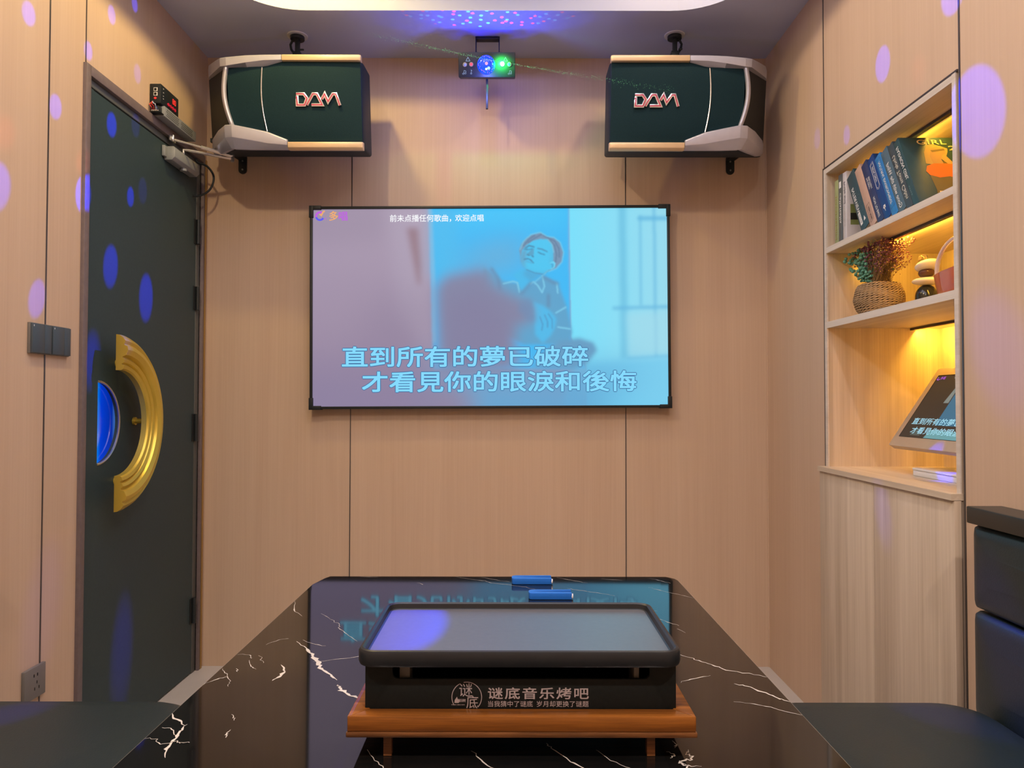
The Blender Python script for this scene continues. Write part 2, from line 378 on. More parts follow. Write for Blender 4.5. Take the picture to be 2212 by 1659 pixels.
# projected picture as emission, with the room's pinkish reflection painted into its darks
W_, H_ = 880, 495
gx, gy = np.meshgrid((np.arange(W_) + .5) / W_ * 2048 + 62, (np.arange(H_) + .5) / H_ * 1137 + 85)
def S(r, g, b_): return np.array(lin(r, g, b_))
def blur(a, n):
    n = max(1, round(n * 1.3)) if n > 1 else n
    for _ in range(3):
        for ax in (0, 1):
            p = np.concatenate([np.repeat(np.take(a, [0], ax), n, ax), a, np.repeat(np.take(a, [-1], ax), n, ax)], ax)
            c = np.cumsum(p, ax); c = np.concatenate([np.zeros_like(np.take(c, [0], ax)), c], ax)
            m_ = a.shape[ax]; w2 = 2 * n + 1
            a = (np.take(c, range(w2, w2 + m_), ax) - np.take(c, range(0, m_), ax)) / w2
    return a
def pmask(poly, b_=1):
    ins = np.zeros(gx.shape, bool); n = len(poly)
    for i in range(n):
        (xa, ya), (xb, yb) = poly[i], poly[(i + 1) % n]
        if ya == yb: continue
        c = ((ya > gy) != (yb > gy)) & (gx < (xb - xa) * (gy - ya) / (yb - ya) + xa); ins ^= c
    return blur(ins.astype(float), b_) if b_ else ins.astype(float)
def z8(pts): return [(((1040 + x / 4.881) - 650) * 2.665, ((480 + y / 4.881) - 420) * 2.665) for x, y in pts]
def lmask(pts, wd, b_=1):
    d = np.full(gx.shape, 1e9)
    for (xa, ya), (xb, yb) in zip(pts[:-1], pts[1:]):
        L2 = (xb - xa) ** 2 + (yb - ya) ** 2 + 1e-9; t = np.clip(((gx - xa) * (xb - xa) + (gy - ya) * (yb - ya)) / L2, 0, 1)
        d = np.minimum(d, np.hypot(gx - xa - t * (xb - xa), gy - ya - t * (yb - ya)))
    return blur((d < wd / 2).astype(float), b_) if b_ else np.clip(1.2 - d / wd, 0, 1)
ty = ((gy - 85) / 1137)[..., None]
img = S(172, 156, 178) * (1 - ty) + S(146, 130, 158) * ty
def over(m_, c): 
    global img
    img = img * (1 - m_[..., None]) + c * m_[..., None]
over(pmask([(62, 85), (520, 85), (490, 270), (62, 290)], 18) * .5, S(150, 136, 160))
over(pmask([(500, 85), (745, 85), (770, 1000), (560, 700)], 14) * .6, S(176, 164, 186))
over(pmask([(380, 620), (740, 560), (740, 1000), (300, 1000)], 30) * .5, S(142, 128, 156))
over(pmask([(605, 195), (672, 195), (688, 400), (684, 530), (668, 520)], 5), S(152, 126, 140))
over(pmask([(735, 80), (1546, 80), (1550, 830), (1640, 1010), (760, 1010)], 2), S(58, 186, 247))
over(pmask([(740, 85), (905, 85), (905, 480), (745, 480)], 12) * .5, S(80, 190, 236))
over(pmask([(905, 80), (1545, 80), (1545, 190), (905, 190)], 14) * .5, S(66, 204, 252))
over(lmask([(742, 80), (762, 560), (764, 850)], 14, 2) * .7, S(150, 190, 215))
rt = (np.clip((gx - 1546) / 560, 0, 1))[..., None]
right = S(118, 224, 252) * (1 - rt) + S(152, 220, 240) * rt
img = img * (1 - pmask([(1546, 80), (2120, 80), (2120, 1230), (1640, 1230), (1640, 1000), (1552, 830)], 1)[..., None]) + right * pmask([(1546, 80), (2120, 80), (2120, 1230), (1640, 1230), (1640, 1000), (1552, 830)], 1)[..., None]
over(pmask([(1830, 80), (1872, 80), (1880, 950), (1838, 960)], 4) * .75, S(100, 190, 226))
for L_, wd in (([(1955, 130), (1955, 645)], 10), ([(2036, 80), (2040, 940)], 14), ([(1950, 146), (2110, 146)], 24), ([(1800, 664), (2110, 658)], 20), ([(1880, 952), (2110, 938)], 14)):
    over(lmask(L_, wd, 2) * .8, S(96, 184, 226))
over(pmask([(1870, 690), (2110, 684), (2110, 930), (1880, 945)], 6) * .6, S(164, 220, 236))
over(pmask([(1560, 985), (2120, 940), (2120, 1230), (1500, 1230)], 6) * .7, S(104, 200, 240))
over(pmask([(700, 1000), (2000, 1010), (1700, 1230), (700, 1230)], 30) * .9, S(96, 168, 214))
over(pmask([(62, 1000), (800, 1000), (900, 1230), (62, 1230)], 34) * .9, S(140, 128, 160))
over(pmask([(930, 1100), (1010, 1230), (760, 1230), (740, 1110)], 16) * .6, S(150, 126, 150))
# the seated figure
over(pmask([(860, 450), (960, 340), (1270, 255), (1270, 420), (1060, 440)], 22) * .8, S(112, 170, 206))
over(pmask([(1050, 425), (1160, 505), (1250, 518), (1275, 560), (1330, 515), (1395, 480), (1478, 518), (1530, 660), (1558, 800), (1540, 870), (1280, 870), (1000, 720)], 2), S(92, 164, 206))
over(pmask(z8([(330, 560), (430, 500), (640, 520), (520, 640), (420, 760), (380, 640)]), 2), S(70, 186, 236))
over(pmask(z8([(395, 300), (420, 240), (460, 190), (520, 145), (620, 120), (690, 165), (760, 175), (825, 225), (862, 330), (845, 430), (780, 500), (700, 530), (500, 480), (420, 430)]), 1), S(118, 150, 182))
over(pmask(z8([(425, 310), (470, 255), (540, 205), (620, 188), (690, 192), (740, 245), (757, 330), (752, 420), (775, 440), (768, 485), (720, 515), (640, 560), (560, 545), (470, 505), (425, 450), (412, 380)]), 1), S(74, 198, 242))
over(pmask(z8([(412, 400), (440, 300), (480, 280), (470, 400), (450, 500)]), 3) * .7, S(96, 170, 210))
over(pmask(z8([(553, 288), (520, 300), (476, 348), (486, 364), (520, 366), (548, 352)]), 1) * .75, S(88, 150, 186))
over(pmask(z8([(412, 390), (430, 318), (470, 300), (456, 380), (440, 440), (470, 500), (430, 462)]), 2) * .8, S(98, 158, 194))
over(pmask(z8([(470, 505), (560, 540), (640, 545), (690, 520), (620, 590), (520, 640), (430, 560)]), 3) * .6, S(80, 160, 206))
over(pmask(z8([(730, 250), (757, 330), (752, 420), (715, 470), (735, 340)]), 3) * .6, S(86, 172, 214))
for P_, wd, c in (([(462, 282), (500, 258), (552, 272)], 11, (66, 120, 160)), ([(448, 296), (495, 300), (535, 292)], 7, (58, 112, 156)), ([(592, 288), (636, 296), (690, 322)], 10, (70, 130, 172)),
                  ([(596, 328), (628, 344), (664, 354)], 8, (58, 116, 160)), ([(533, 366), (543, 374)], 12, (62, 110, 150)), ([(478, 352), (500, 362)], 8, (70, 120, 160)), ([(448, 402), (488, 396), (514, 408), (545, 440)], 9, (66, 112, 154)), ([(470, 425), (505, 432), (530, 445)], 6, (86, 160, 204)),
                  ([(726, 444), (756, 432), (772, 446), (764, 486), (735, 505)], 6, (126, 226, 252)), ([(735, 455), (752, 462), (744, 488)], 8, (70, 150, 196)), ([(470, 512), (560, 548), (650, 562), (705, 520)], 7, (76, 140, 184))):
    over(lmask(z8(P_), wd * .8, 1) * .85, S(*c))
for P_ in ([(700, 180), (770, 210), (815, 290), (820, 380)], [(720, 200), (770, 260), (790, 350), (780, 430)], [(560, 150), (500, 190), (440, 260)], [(630, 140), (560, 180), (490, 225)], [(650, 150), (700, 175)]):
    over(lmask(z8(P_), 9, 1) * .7, S(88, 122, 156))
for P_ in ([(405, 300), (440, 215), (520, 140), (620, 116), (690, 160), (765, 172), (830, 225), (866, 330), (848, 430), (790, 500), (705, 535)], [(695, 190), (742, 245), (760, 330)], [(560, 640), (660, 560), (700, 520)]):
    over(lmask(z8(P_), 5, 1) * .8, S(122, 208, 236))
for P_ in ([(225, 660), (330, 635), (375, 650), (395, 750)], [(510, 665), (545, 640), (590, 680), (635, 755), (660, 690), (640, 580)], [(790, 660), (800, 760)], [(780, 970), (885, 910)], [(800, 1120), (930, 1140)]):
    over(lmask(z8(P_), 9, 1), S(120, 200, 232))
for P_ in ([(420, 760), (520, 650)], [(650, 590), (760, 650), (800, 660)], [(100, 500), (170, 600), (190, 720)], [(700, 900), (700, 780)]):
    over(lmask(z8(P_), 16, 2), S(96, 142, 180))
over(pmask(z8([(540, 850), (640, 890), (730, 960), (785, 1030), (770, 1120), (730, 1200), (640, 1290), (560, 1200)]), 2), S(78, 186, 234))
for P_ in ([(610, 1010), (640, 1090), (630, 1150)], [(660, 990), (690, 1060), (690, 1120)], [(700, 980), (740, 1040), (740, 1130)]):
    over(lmask(z8(P_), 8, 1) * .8, S(76, 150, 200))
over(pmask([(1480, 850), (1600, 834), (1680, 860), (1702, 905), (1640, 985), (1560, 1012), (1340, 1000), (1400, 900)], 3), S(100, 158, 198))
over(pmask([(770, 540), (830, 470), (1060, 425), (1110, 535), (1270, 610), (1335, 650), (1320, 750), (1230, 760), (1220, 850), (1240, 1000), (800, 1005)], 10), S(130, 134, 166))
over(pmask([(820, 600), (1050, 560), (1200, 700), (1190, 1000), (830, 1000)], 18) * .8, S(130, 126, 160))
over(pmask(z8([(400, 850), (500, 820), (540, 900), (570, 1060), (500, 1060), (380, 950)]), 4) * .7, S(110, 140, 180))
# grid of points with colour
nx, nz = W_, H_
SW, SH = TW - 2 * fw, TH - 2 * fw
me = bpy.data.meshes.new('picture')
PX, PZ = np.meshgrid(np.linspace(-SW / 2, SW / 2, nx), np.linspace(SH / 2, -SH / 2, nz))
vv = np.stack([PX.ravel(), np.full(nx * nz, -.0125), PZ.ravel()], 1)
Rm = np.array(RT.to_3x3()); Tm = np.array(RT.translation) - np.array(tv.location)
vv = vv @ Rm.T + Tm
ii = (np.arange(nz - 1)[:, None] * nx + np.arange(nx - 1)[None, :]).ravel()
ff = np.stack([ii, ii + nx, ii + nx + 1, ii + 1], 1)
me.from_pydata(vv.tolist(), [], ff.tolist())
at = me.color_attributes.new('Col', 'FLOAT_COLOR', 'POINT')
at.data.foreach_set('color', np.concatenate([img.reshape(-1, 3), np.ones((nx * nz, 1))], 1).astype(np.float32).ravel())
me.materials.append(emis('screen_picture', (1, 1, 1), 0.97, vc=True))
pic = bpy.data.objects.new('picture', me); col.objects.link(pic); pic.parent = tv
R3 = RT.to_3x3(); tr, tu = R3 @ Vector((1, 0, 0)), R3 @ Vector((0, 0, 1))
def tvp(px, py, dy):     # position on the screen from fractions of its face
    return RT @ Vector(((px - 62) / 2048 * SW - SW / 2, dy, SH / 2 - (py - 85) / 1137 * SH))
UX, UZ = SW / 2048, SH / 1137
LY1, LY2 = '直到所有的夢已破碎', '才看見你的眼淚和後悔'
edge = MB(); core = MB()
for s_, x0, x1, y0, y1 in ((LY1, 233, 1648, 880, 996), (LY2, 348, 1925, 1024, 1140)):
    put_text(edge, s_, tvp(x0, y1, -.0132), tr, tu, (x1 - x0) * UX, (y1 - y0) * UZ, 0.058, n=8)
    put_text(core, s_, tvp(x0, y1, -.0138), tr, tu, (x1 - x0) * UX, (y1 - y0) * UZ, 0.028)
build('lyric_outline', edge, emis('lyric_dark', lin(58, 108, 158), 1), tv)
build('lyric_text', core, emis('lyric_bright', lin(128, 216, 252), 1), tv)
BW = emis('banner_white', (0.95, 0.97, 1.0), 1)
k = MB(); put_text(k, '前未点播任何歌曲，', tvp(508, 160, -.0138), tr, tu, 354 * UX, 42 * UZ, 0.012); build('banner_lettering', k, BW, tv)
k = MB(); put_text(k, '欢迎点唱', tvp(886, 158, -.0138), tr, tu, 164 * UX, 40 * UZ, 0.012); build('banner_lettering', k, BW, tv)
k = MB(); put_text(k, '多', tvp(157, 150, -.0138), tr, tu, 50 * UX, 54 * UZ, .02); put_text(k, '唱', tvp(212, 150, -.0138), tr, tu, 50 * UX, 50 * UZ, .02, mi=1)
put_text(k, '，', tvp(131, 147, -.0138), tr, tu, 8 * UX, 14 * UZ, 0, mi=1)
pts = [(.62 * math.cos(t), .62 * math.sin(t)) for t in [math.radians(a) for a in range(60, 345, 15)]]
c0 = tvp(103, 124, -.0138)
rib = [(a * 36 * UX, b_ * 36 * UZ) for a, b_ in pts]
ribbon(k, rib[:10], 11 * UX, c0, tr, tu, mi=1); ribbon(k, rib[9:], 11 * UX, c0, tr, tu, mi=2)
ribbon(k, [(-2 * UX, 12 * UZ), (8 * UX, 4 * UZ), (18 * UX, 24 * UZ), (28 * UX, 30 * UZ)], 9 * UX, c0, tr, tu, mi=0, lift=.0002)
LOGO = [emis('logo_orange', lin(240, 170, 110)), emis('logo_violet', lin(190, 90, 225)), emis('logo_blue', lin(90, 90, 240))]
build('channel_logo', k, LOGO, tv)

# ================================================================== SPEAKERS
def speaker(label, X0, sgn):
    """drawn for the door side; sgn=-1 mirrors it"""
    loc = Vector((X0, 2.85, 2.302))
    root = thing('karaoke_speaker', label, 'speaker', loc, 'pair of karaoke speakers under the ceiling')
    B = Matrix.Translation(loc) @ Matrix.Rotation(math.radians(10), 4, 'X')
    if sgn < 0: B = B @ Matrix.Scale(-1, 4, (1, 0, 0))
    fin = lambda mb: mb.xf(B)
    plan = [(-.246, .0), (.268, 0), (.270, .05), (.262, .215), (-.385, .215), (-.391, .19)]
    c = MB(); c.loft([[(a, b_, -.172) for a, b_ in plan], [(a, b_, .160) for a, b_ in plan]])
    build('enclosure', fin(c), M['cabinetbox'], root, bevel=.010, seg=3)
    # front cloth: slightly crowned panel, plus the darker chamfer panel beyond the bar
    def gtop(u): return .129 if u < -.109 else (.152 if u > -.03 else .129 + .023 * math.sin((u + .109) / .079 * PI / 2))
    def gbot(u):
        if u < -.099: return -.084 - .024 * (u + .238) / .139
        if u < -.02: return -.108 - .034 * math.sin((u + .099) / .079 * PI / 2)
        return -.142 - .006 * (u + .02) / .29
    us = [-.249 + (.266 + .249) * i / 48 for i in range(49)]; rows = 12; c = MB(); rr = []
    for u in us:
        a, b_ = gbot(u) - .004, gtop(u) + .004; cu = .010 * (1 - ((u - .01) / .27) ** 2)
        rr.append([(u, -.004 - max(0, cu) * (1 - (2 * j / rows - 1) ** 4), a + (b_ - a) * j / rows) for j in range(rows + 1)])
    c.loft(rr, cap=False, closed=False)
    build('front_grille', fin(c), M['grille'], root, smooth=True)
    c = MB(); rr = []
    for i in range(9):
        t = i / 8; u = -.252 - .138 * t; y = .001 + .186 * t; a = -.086 - .03 * t; b_ = .128
        rr.append([(u - .003, y - .004, a + (b_ - a) * j / 6) for j in range(7)])
    c.loft(rr, cap=False, closed=False)
    build('side_grille', fin(c), M['black'], root, smooth=True)
    # swept silver horns: stations run from the gold joint to the ridge and round the chamfer
    def horn(st, name):
        c = MB(); rings = []
        for (u, y, dx, dy, zt, zb, dep, bt, bb) in st:
            # dx,dy = outward direction of the face
            p = lambda d, z: (u + dx * d, y + dy * d, z)
            rings.append([p(-.012, zt), p(dep - .004, zt), p(dep, zt - .004), p(dep, zb + bb), p(.002, zb), p(-.012, zb)])
        c.loft(rings)
        return build(name, fin(c), M['silver'], root, bevel=.0015, ang=18, sharp=14)
    F = (0, -1)
    top = [(-.033, 0, *F, .174, .150, .020, 0, .004), (-.10, 0, *F, .173, .132, .022, 0, .020), (-.17, 0, *F, .170, .129, .024, 0, .014), (-.243, 0, *F, .163, .127, .026, 0, .004),
           (-.252, .001, -.8, -.6, .163, .127, .024, 0, .004), (-.30, .064, -.8, -.6, .170, .127, .020, 0, .004), (-.36, .145, -.8, -.6, .176, .127, .016, 0, .004), (-.386, .185, -.95, -.3, .172, .130, .008, 0, .004)]
    horn(top, 'upper_horn')
    bot = [(-.024, 0, *F, -.139, -.176, .020, 0, .016), (-.10, 0, *F, -.110, -.176, .022, 0, .022), (-.17, 0, *F, -.096, -.176, .025, 0, .034), (-.234, 0, *F, -.084, -.174, .028, 0, .042),
           (-.246, .001, -.8, -.6, -.084, -.172, .026, 0, .040), (-.30, .064, -.8, -.6, -.092, -.176, .022, 0, .030), (-.36, .145, -.8, -.6, -.112, -.176, .018, 0, .020), (-.386, .185, -.95, -.3, -.120, -.168, .008, 0, .012)]
    horn(bot, 'lower_horn')
    for nm, zt, zb in (('upper_strip', .174, .150), ('lower_strip', -.148, -.178)):
        c = MB(); rings = []
        for u in (-.031 if zt > 0 else -.022, .262, .270):
            d = .021 if u < .269 else .016
            rings.append([(u, .012, zt), (u, -d + .003, zt), (u, -d, zt - .003), (u, -d, zb + (.003 if zt > 0 else .009)), (u, -d * .5, zb), (u, .012, zb)])
        c.loft(rings); build(nm, fin(c), M['rosegold'], root, bevel=.0012)
    # ridge bar and thin trim
    c = MB(); rings = []
    for i in range(17):
        t = i / 16; z = .130 - .216 * t; u = -.250 - .016 * math.sin(PI * t) + .012 * t * t; w_ = .018
        rings.append([(u - w_ * .6, .010, z), (u - w_ * .5, -.010, z), (u, -.018, z), (u + w_ * .4, -.016, z), (u + w_ * .5, -.004, z)])
    c.loft(rings); build('ridge_bar', fin(c), M['silver'], root, bevel=.001)
    c = MB(); c.tube([(-.110 - .010 * math.sin(PI * t * .9) + .012 * t * t, -.0125, .128 - .236 * t) for t in [i / 20 for i in range(21)]], .0022, 6)
    build('trim_line', fin(c), M['chrome'], root, smooth=True)
    # badge: chrome letters with a red inlay
    c = MB(); r_ = MB(); bu, bz = (.016, -.014) if sgn > 0 else (-.178, -.016); s_ = .174 / 4.05
    L3 = [([(.05, 1.0), (.75, 1.0), (1.02, .62), (.78, .06), (.12, .06), (.12, .72), (.02, .72)], False), ([(.98, .06), (1.56, 1.0), (1.92, 1.0), (2.36, .08), (1.40, .08)], False), ([(2.34, .55), (2.62, 1.0), (2.9, .35), (3.35, 1.0), (3.62, 1.0), (3.95, .03)], False)]
    Bt = Matrix.Translation(loc) @ Matrix.Rotation(math.radians(10), 4, 'X')
    o_ = Bt @ Vector((bu, -.014, bz)); rx = Bt.to_3x3() @ Vector((1, 0, 0)); uz = Bt.to_3x3() @ Vector((0, 0, 1))
    for P_, cl in L3:
        pp = [(a * s_, b_ * s_ * 1.02) for a, b_ in P_]
        ribbon(c, pp, .0120, o_, rx, uz, .007, -.001, closed=cl); ribbon(r_, pp, .0038, o_, rx, uz, .0008, .0056, closed=cl)
    bd = build('badge', c, M['chrome'], root, bevel=.0008); build('badge_inlay', r_, mat('badge_crimson', (.50, .03, .10), .35), bd)
    # hanging arm with cable to the ceiling, and the strut to the wall
    ax, ay = (-.89, 3.03) if sgn > 0 else (.668, 3.02)
    c = MB(); c.cyl((ax, ay, ZC - .004), (ax, ay, ZC), .042, 28); build('ceiling_ring', c, M['white'], root, smooth=True)
    c = MB(); c.cyl((ax, ay, ZC - .018), (ax, ay, ZC - .004), .029, 28).box(ax - .007, ax + .009, ay - .012, ay + .012, 2.44, ZC - .01)
    c.box(ax - .016, ax + .016, ay - .016, ay + .016, 2.43, 2.585).box(ax + .014, ax + .03, ay - .014, ay - .006, 2.59, 2.596)
    build('hanging_arm', c, M['blackmetal'], root, bevel=.002)
    c = MB(); c.tube([(ax - sgn * x, ay + .004, z) for x, z in ((.006, 2.645), (.022, 2.636), (.030, 2.62), (.026, 2.60), (.012, 2.58), (.008, 2.55), (.010, 2.44))], .005, 8)
    build('signal_cable', c, M['black'], root, smooth=True)
    wx = -1.182 if sgn > 0 else .955
    c = MB(); pl = rrect(wx - .018, wx + .018, 2.140, 2.228, .0175, 6)
    c.prism(pl, lambda a, b_, t: (a, YB - .006 + t, b_), .006)
    c.add([(wx - .018, YB - .006, 2.20), (wx + .018, YB - .006, 2.20), (wx + .018, YB - .006, 2.235), (wx - .018, YB - .006, 2.235), (wx - sgn * .05 - .018, 3.04, 2.215), (wx - sgn * .05 + .018, 3.04, 2.215), (wx - sgn * .05 + .018, 3.04, 2.232), (wx - sgn * .05 - .018, 3.04, 2.232)],
          [(0, 1, 2, 3), (7, 6, 5, 4), (0, 4, 5, 1), (1, 5, 6, 2), (2, 6, 7, 3), (3, 7, 4, 0)])
    wb = build('wall_strut', c, M['blackmetal'], root)
    for z in (2.158, 2.196):
        c = MB(); c.cyl((wx, YB - .009, z), (wx, YB - .005, z), .004, 10); build('screw', c, M['steel'], wb)
    return root
speaker('black karaoke speaker with silver horns hung in the corner above the door', -.852, 1)
speaker('black karaoke speaker with silver horns hung in the corner beside the shelf niche', .648, -1)

# ================================================================== PARTY LIGHT
PX0, PY0, PZ0 = -.1035, 2.95, 2.499
pl_ = thing('party_light', 'black laser party light with a glowing blue dome under the ceiling', 'party light', (PX0, PY0, 2.45))
_b0 = build
TILT = Matrix.Translation((PX0, PY0, PZ0)) @ Matrix.Rotation(math.radians(20), 4, 'X') @ Matrix.Translation((-PX0, -PY0, -PZ0))
def build(name, mb, m, parent=None, **kw):
    if name not in ('mounting_yoke', 'yoke_knob', 'remote_antenna'): mb.xf(TILT)
    return _b0(name, mb, m, parent, **kw)
build('housing', MB().box(PX0 - .1145, PX0 + .1145, PY0, PY0 + .10, 2.452, 2.546), M['blackmetal'], pl_, bevel=.003)
k = MB(); bx0, bx1 = PX0 - .046, PX0 + .046
k.box(bx0, bx1, 3.03, 3.06, ZC - .012, ZC - .001).box(bx0 - .004, bx0, 3.03, 3.06, 2.51, ZC - .001).box(bx1, bx1 + .004, 3.03, 3.06, 2.51, ZC - .001)
mb_ = build('mounting_yoke', k, M['blackmetal'], pl_, bevel=.001)
for x in (bx0 - .008, bx1 + .008): build('yoke_knob', MB().cyl((x - .006, 3.045, 2.562), (x + .006, 3.045, 2.562), .012, 14), M['black'], mb_, smooth=True)
dm = mat('blue_dome', (0.01, 0.03, 0.4), 0.15, emit=(0.0, 0.06, 1.0), es=0.9, coat=.5)
k = MB(); rings = []
for i in range(9):
    t = PI / 2 * i / 8; rings.append([(PX0 - .0025 + .037 * math.cos(t) * math.cos(a) + 0, PY0 - .026 * math.sin(t), PZ0 + .0 + .037 * max(.03, math.cos(t)) * math.sin(a)) for a in [2 * PI * j / 28 for j in range(28)]])
rings[-1] = [(PX0 - .0025 + .002 * math.cos(a), PY0 - .026, PZ0 + .002 * math.sin(a)) for a in [2 * PI * j / 28 for j in range(28)]]
k.loft(rings); dome = build('dome', k, dm, pl_, smooth=True)
k = MB()
for a in range(44):
    an = 2 * PI * a / 44 + random.uniform(-.05, .05); r_ = random.uniform(.024, .034)
    if random.random() < .75: k.ell((PX0 - .0025 + r_ * math.cos(an), PY0 - .026 * math.sqrt(max(0, 1 - (r_ / .037) ** 2)), PZ0 + r_ * math.sin(an)), (.0011,) * 3, None, 6, 4, mi=random.choice((0, 0, 1)))
build('dome_sparkle', k, [emis('sparkle_pink', (1, .25, .6), 1.2), emis('sparkle_cyan', (.3, .7, 1), 1.2)], dome)
for x, z, c_, s_ in ((-.103 - .001, 2.502, (1, .40, .62), 1.1), (-.095, 2.485, (.45, .85, 1), 1.1)):
    build('dome_led', MB().ell((x, PY0 - .027, z), (.006, .003, .006), None, 12, 8), emis('dome_led_lamp', c_, s_), dome, smooth=True)
def icon(pts, closed=False, wd=.0016): 
    return ribbon(MB(), pts, wd, (0, PY0 - .0006, 0), (1, 0, 0), (0, 0, 1), closed=closed)
icm = emis('icon_glow', (.30, .40, .62), .9)  # symbols glow by their own emission
def note(x, z, s_, dbl):
    k = MB(); 
    if dbl: ribbon(k, [(x - s_ * .3, z - s_ * .6), (x - s_ * .1, z + s_ * .6), (x + s_ * .6, z + s_ * .35), (x + s_ * .55, z - s_ * .4)], .0016, (0, PY0 - .0006, 0), (1, 0, 0), (0, 0, 1)); hs = ((x - s_ * .5, z - s_ * .65), (x + s_ * .35, z - s_ * .5))
    else: ribbon(k, [(x, z - s_ * .6), (x - s_ * .1, z + s_ * .7), (x + s_ * .35, z + s_ * .3)], .0016, (0, PY0 - .0006, 0), (1, 0, 0), (0, 0, 1)); hs = ((x - s_ * .1, z - s_ * .65),)
    for hx, hz in hs: ribbon(k, [(hx + .0032 * math.cos(t), hz + .0026 * math.sin(t)) for t in [2 * PI * j / 10 for j in range(10)]], .0013, (0, PY0 - .0006, 0), (1, 0, 0), (0, 0, 1), closed=True)
    return k
for x, z, d_ in ((-.194, 2.472, True), (-.166, 2.473, False), (-.010, 2.472, True)): build('note_symbol', note(x, z, .010, d_), icm, pl_)
build('warning_triangle', icon([(-.187, 2.513), (-.171, 2.513), (-.179, 2.527)], True, .002), icm, pl_)
build('warning_triangle', icon([(-.036, 2.513), (-.020, 2.513), (-.028, 2.527)], True, .002), icm, pl_)
def lens(x, z, m_, r_=.0085):
    k = MB(); k.cyl((x, PY0 - .004, z), (x, PY0 + .002, z), r_, 20); l_ = build('lens_ring', k, M['steel'], pl_, smooth=True)
    build('lens_glass', MB().ell((x, PY0 - .004, z), (r_ * .72, .003, r_ * .72), None, 14, 8), m_, l_, smooth=True)
lens(-.1915, 2.4995, mat('clear_lens', (.2, .25, .35), .1)); lens(-.166, 2.5005, emis('red_lens', (1, .10, .16), .95)); lens(-.013, 2.501, mat('teal_lens', (.05, .25, .25), .1))
lens(-.041, 2.502, emis('green_laser_lens', (.55, 1.0, .60), 3), .009)
build('remote_antenna', MB().box(-.1085, -.0995, PY0 + .04, PY0 + .05, 2.337, 2.46), M['blackmetal'], pl_, bevel=.001)
build = _b0
# what it throws into the room
light('laser_glare_fill', 'SPOT', (-.041, PY0 - .030, 2.496), 2.6, (.02, 1.0, .10), aim=(-.041, PY0 + .1, 2.496), spot_size=2.7, spot_blend=.6, shadow_soft_size=.004)  # added lamp facing back onto the housing, for the green lens glare
light('dome_spill', 'POINT', (PX0, PY0 - .06, 2.405), 2.6, (.16, .20, 1.0), shadow_soft_size=.02)
SRC = (PX0, PY0 - .035, PZ0 + .006)
def beam(tx, ty_, tz, rad, e, c=(.0, .025, 1.0), blend=.55):
    d = (Vector((tx, ty_, tz)) - Vector(SRC)).length
    o = light('party_beam', 'SPOT', SRC, e * d * d, c, aim=(tx, ty_, tz), spot_size=2 * math.atan(rad / d), spot_blend=blend, shadow_soft_size=.003)
    o.scale = (.80, 1.12, 1)       # the lens facets throw upright ovals
BL = [(-1.335, 2.035, 2.22, .034), (-1.335, 2.453, 2.437, .032), (-1.335, 2.60, 2.553, .028), (-1.335, 2.321, 2.253, .030), (-1.335, 2.16, 2.011, .036), (-1.335, 1.921, 1.707, .060), (-1.335, 2.091, 1.44, .045),
      (-1.335, 2.469, 2.075, .040), (-1.335, 2.308, 1.795, .052), (-1.335, 2.596, 1.869, .032), (-1.335, 2.475, 1.604, .060), (-1.335, 2.715, 1.534, .070)]
for x, y, z, r_ in BL: beam(x, y, z, r_, 75 if y < 2.29 or z > 2.2 else 260)
for x, y, z, r_, e in ((-1.335, 2.368, 1.287, .075, 170), (-1.335, 2.139, .56, .13, 9), (-1.335, 2.581, .30, .11, 75), (-.30, 1.70, .44, .1, 0), (-1.1, 1.55, .44, .10, 60)):
    if e: beam(x, y, z, r_, e, blend=1.0)
for x, y, z, r_, e in ((-1.335, 1.949, 1.858, .05, 9), (-1.335, 2.293, 1.889, .04, 10), (1.105, 2.02, 2.06, .05, 5)): beam(x, y, z, r_, e, (1, .10, .06), 1.0)
for x, y, z, r_, e, b_ in ((1.105, 2.212, 2.165, .052, 75, .4), (1.105, 2.452, 2.038, .032, 35, .6), (1.105, 1.773, 1.85, .10, 75, .3), (1.105, 1.862, 2.18, .05, 75, .4), (1.105, 1.70, 1.27, .13, 22, 1), (1.105, 2.179, .80, .07, 16, 1), (1.25, 2.12, .94, .055, 90, .8), (1.05, 1.55, .62, .12, 34, 1), (.95, 1.55, .44, .12, 30, 1)):
    beam(x, y, z, r_, e, blend=b_)
for x, y, z, r_, e in ((-.593, 2.80, 2.43, .014, 200), (-.590, 2.80, 2.357, .016, 200), (-.602, 2.82, 2.266, .018, 200), (.401, 2.82, 2.34, .016, 120), (-.135, .955, .86, .075, 60)): beam(x, y, z, r_, e, blend=.6)
# dome pattern on the ceiling above: gobo of pink and cyan dots in a blue wash
gl = light('dome_gobo', 'POINT', (PX0, PY0 - .07, PZ0 + .018), 1.0, (1, 1, 1), shadow_soft_size=.0)
gl.data.use_nodes = True; nt = gl.data.node_tree; em = next(n for n in nt.nodes if n.type == 'EMISSION')
tc = nt.nodes.new('ShaderNodeTexCoord'); sp = nt.nodes.new('ShaderNodeSeparateXYZ'); nt.links.new(tc.outputs['Normal'], sp.inputs[0])
def mth(op, a, b_=None, c_=None):
    n = nt.nodes.new('ShaderNodeMath'); n.operation = op
    for i, v in enumerate((a, b_, c_)):
        if v is None: continue
        if isinstance(v, (int, float)): n.inputs[i].default_value = v
        else: nt.links.new(v, n.inputs[i])
    return n.outputs[0]
zc = mth('MAXIMUM', sp.outputs['Z'], .02); u_ = mth('DIVIDE', sp.outputs['X'], zc); v_ = mth('DIVIDE', sp.outputs['Y'], zc)
cb = nt.nodes.new('ShaderNodeCombineXYZ'); nt.links.new(u_, cb.inputs[0]); nt.links.new(v_, cb.inputs[1])
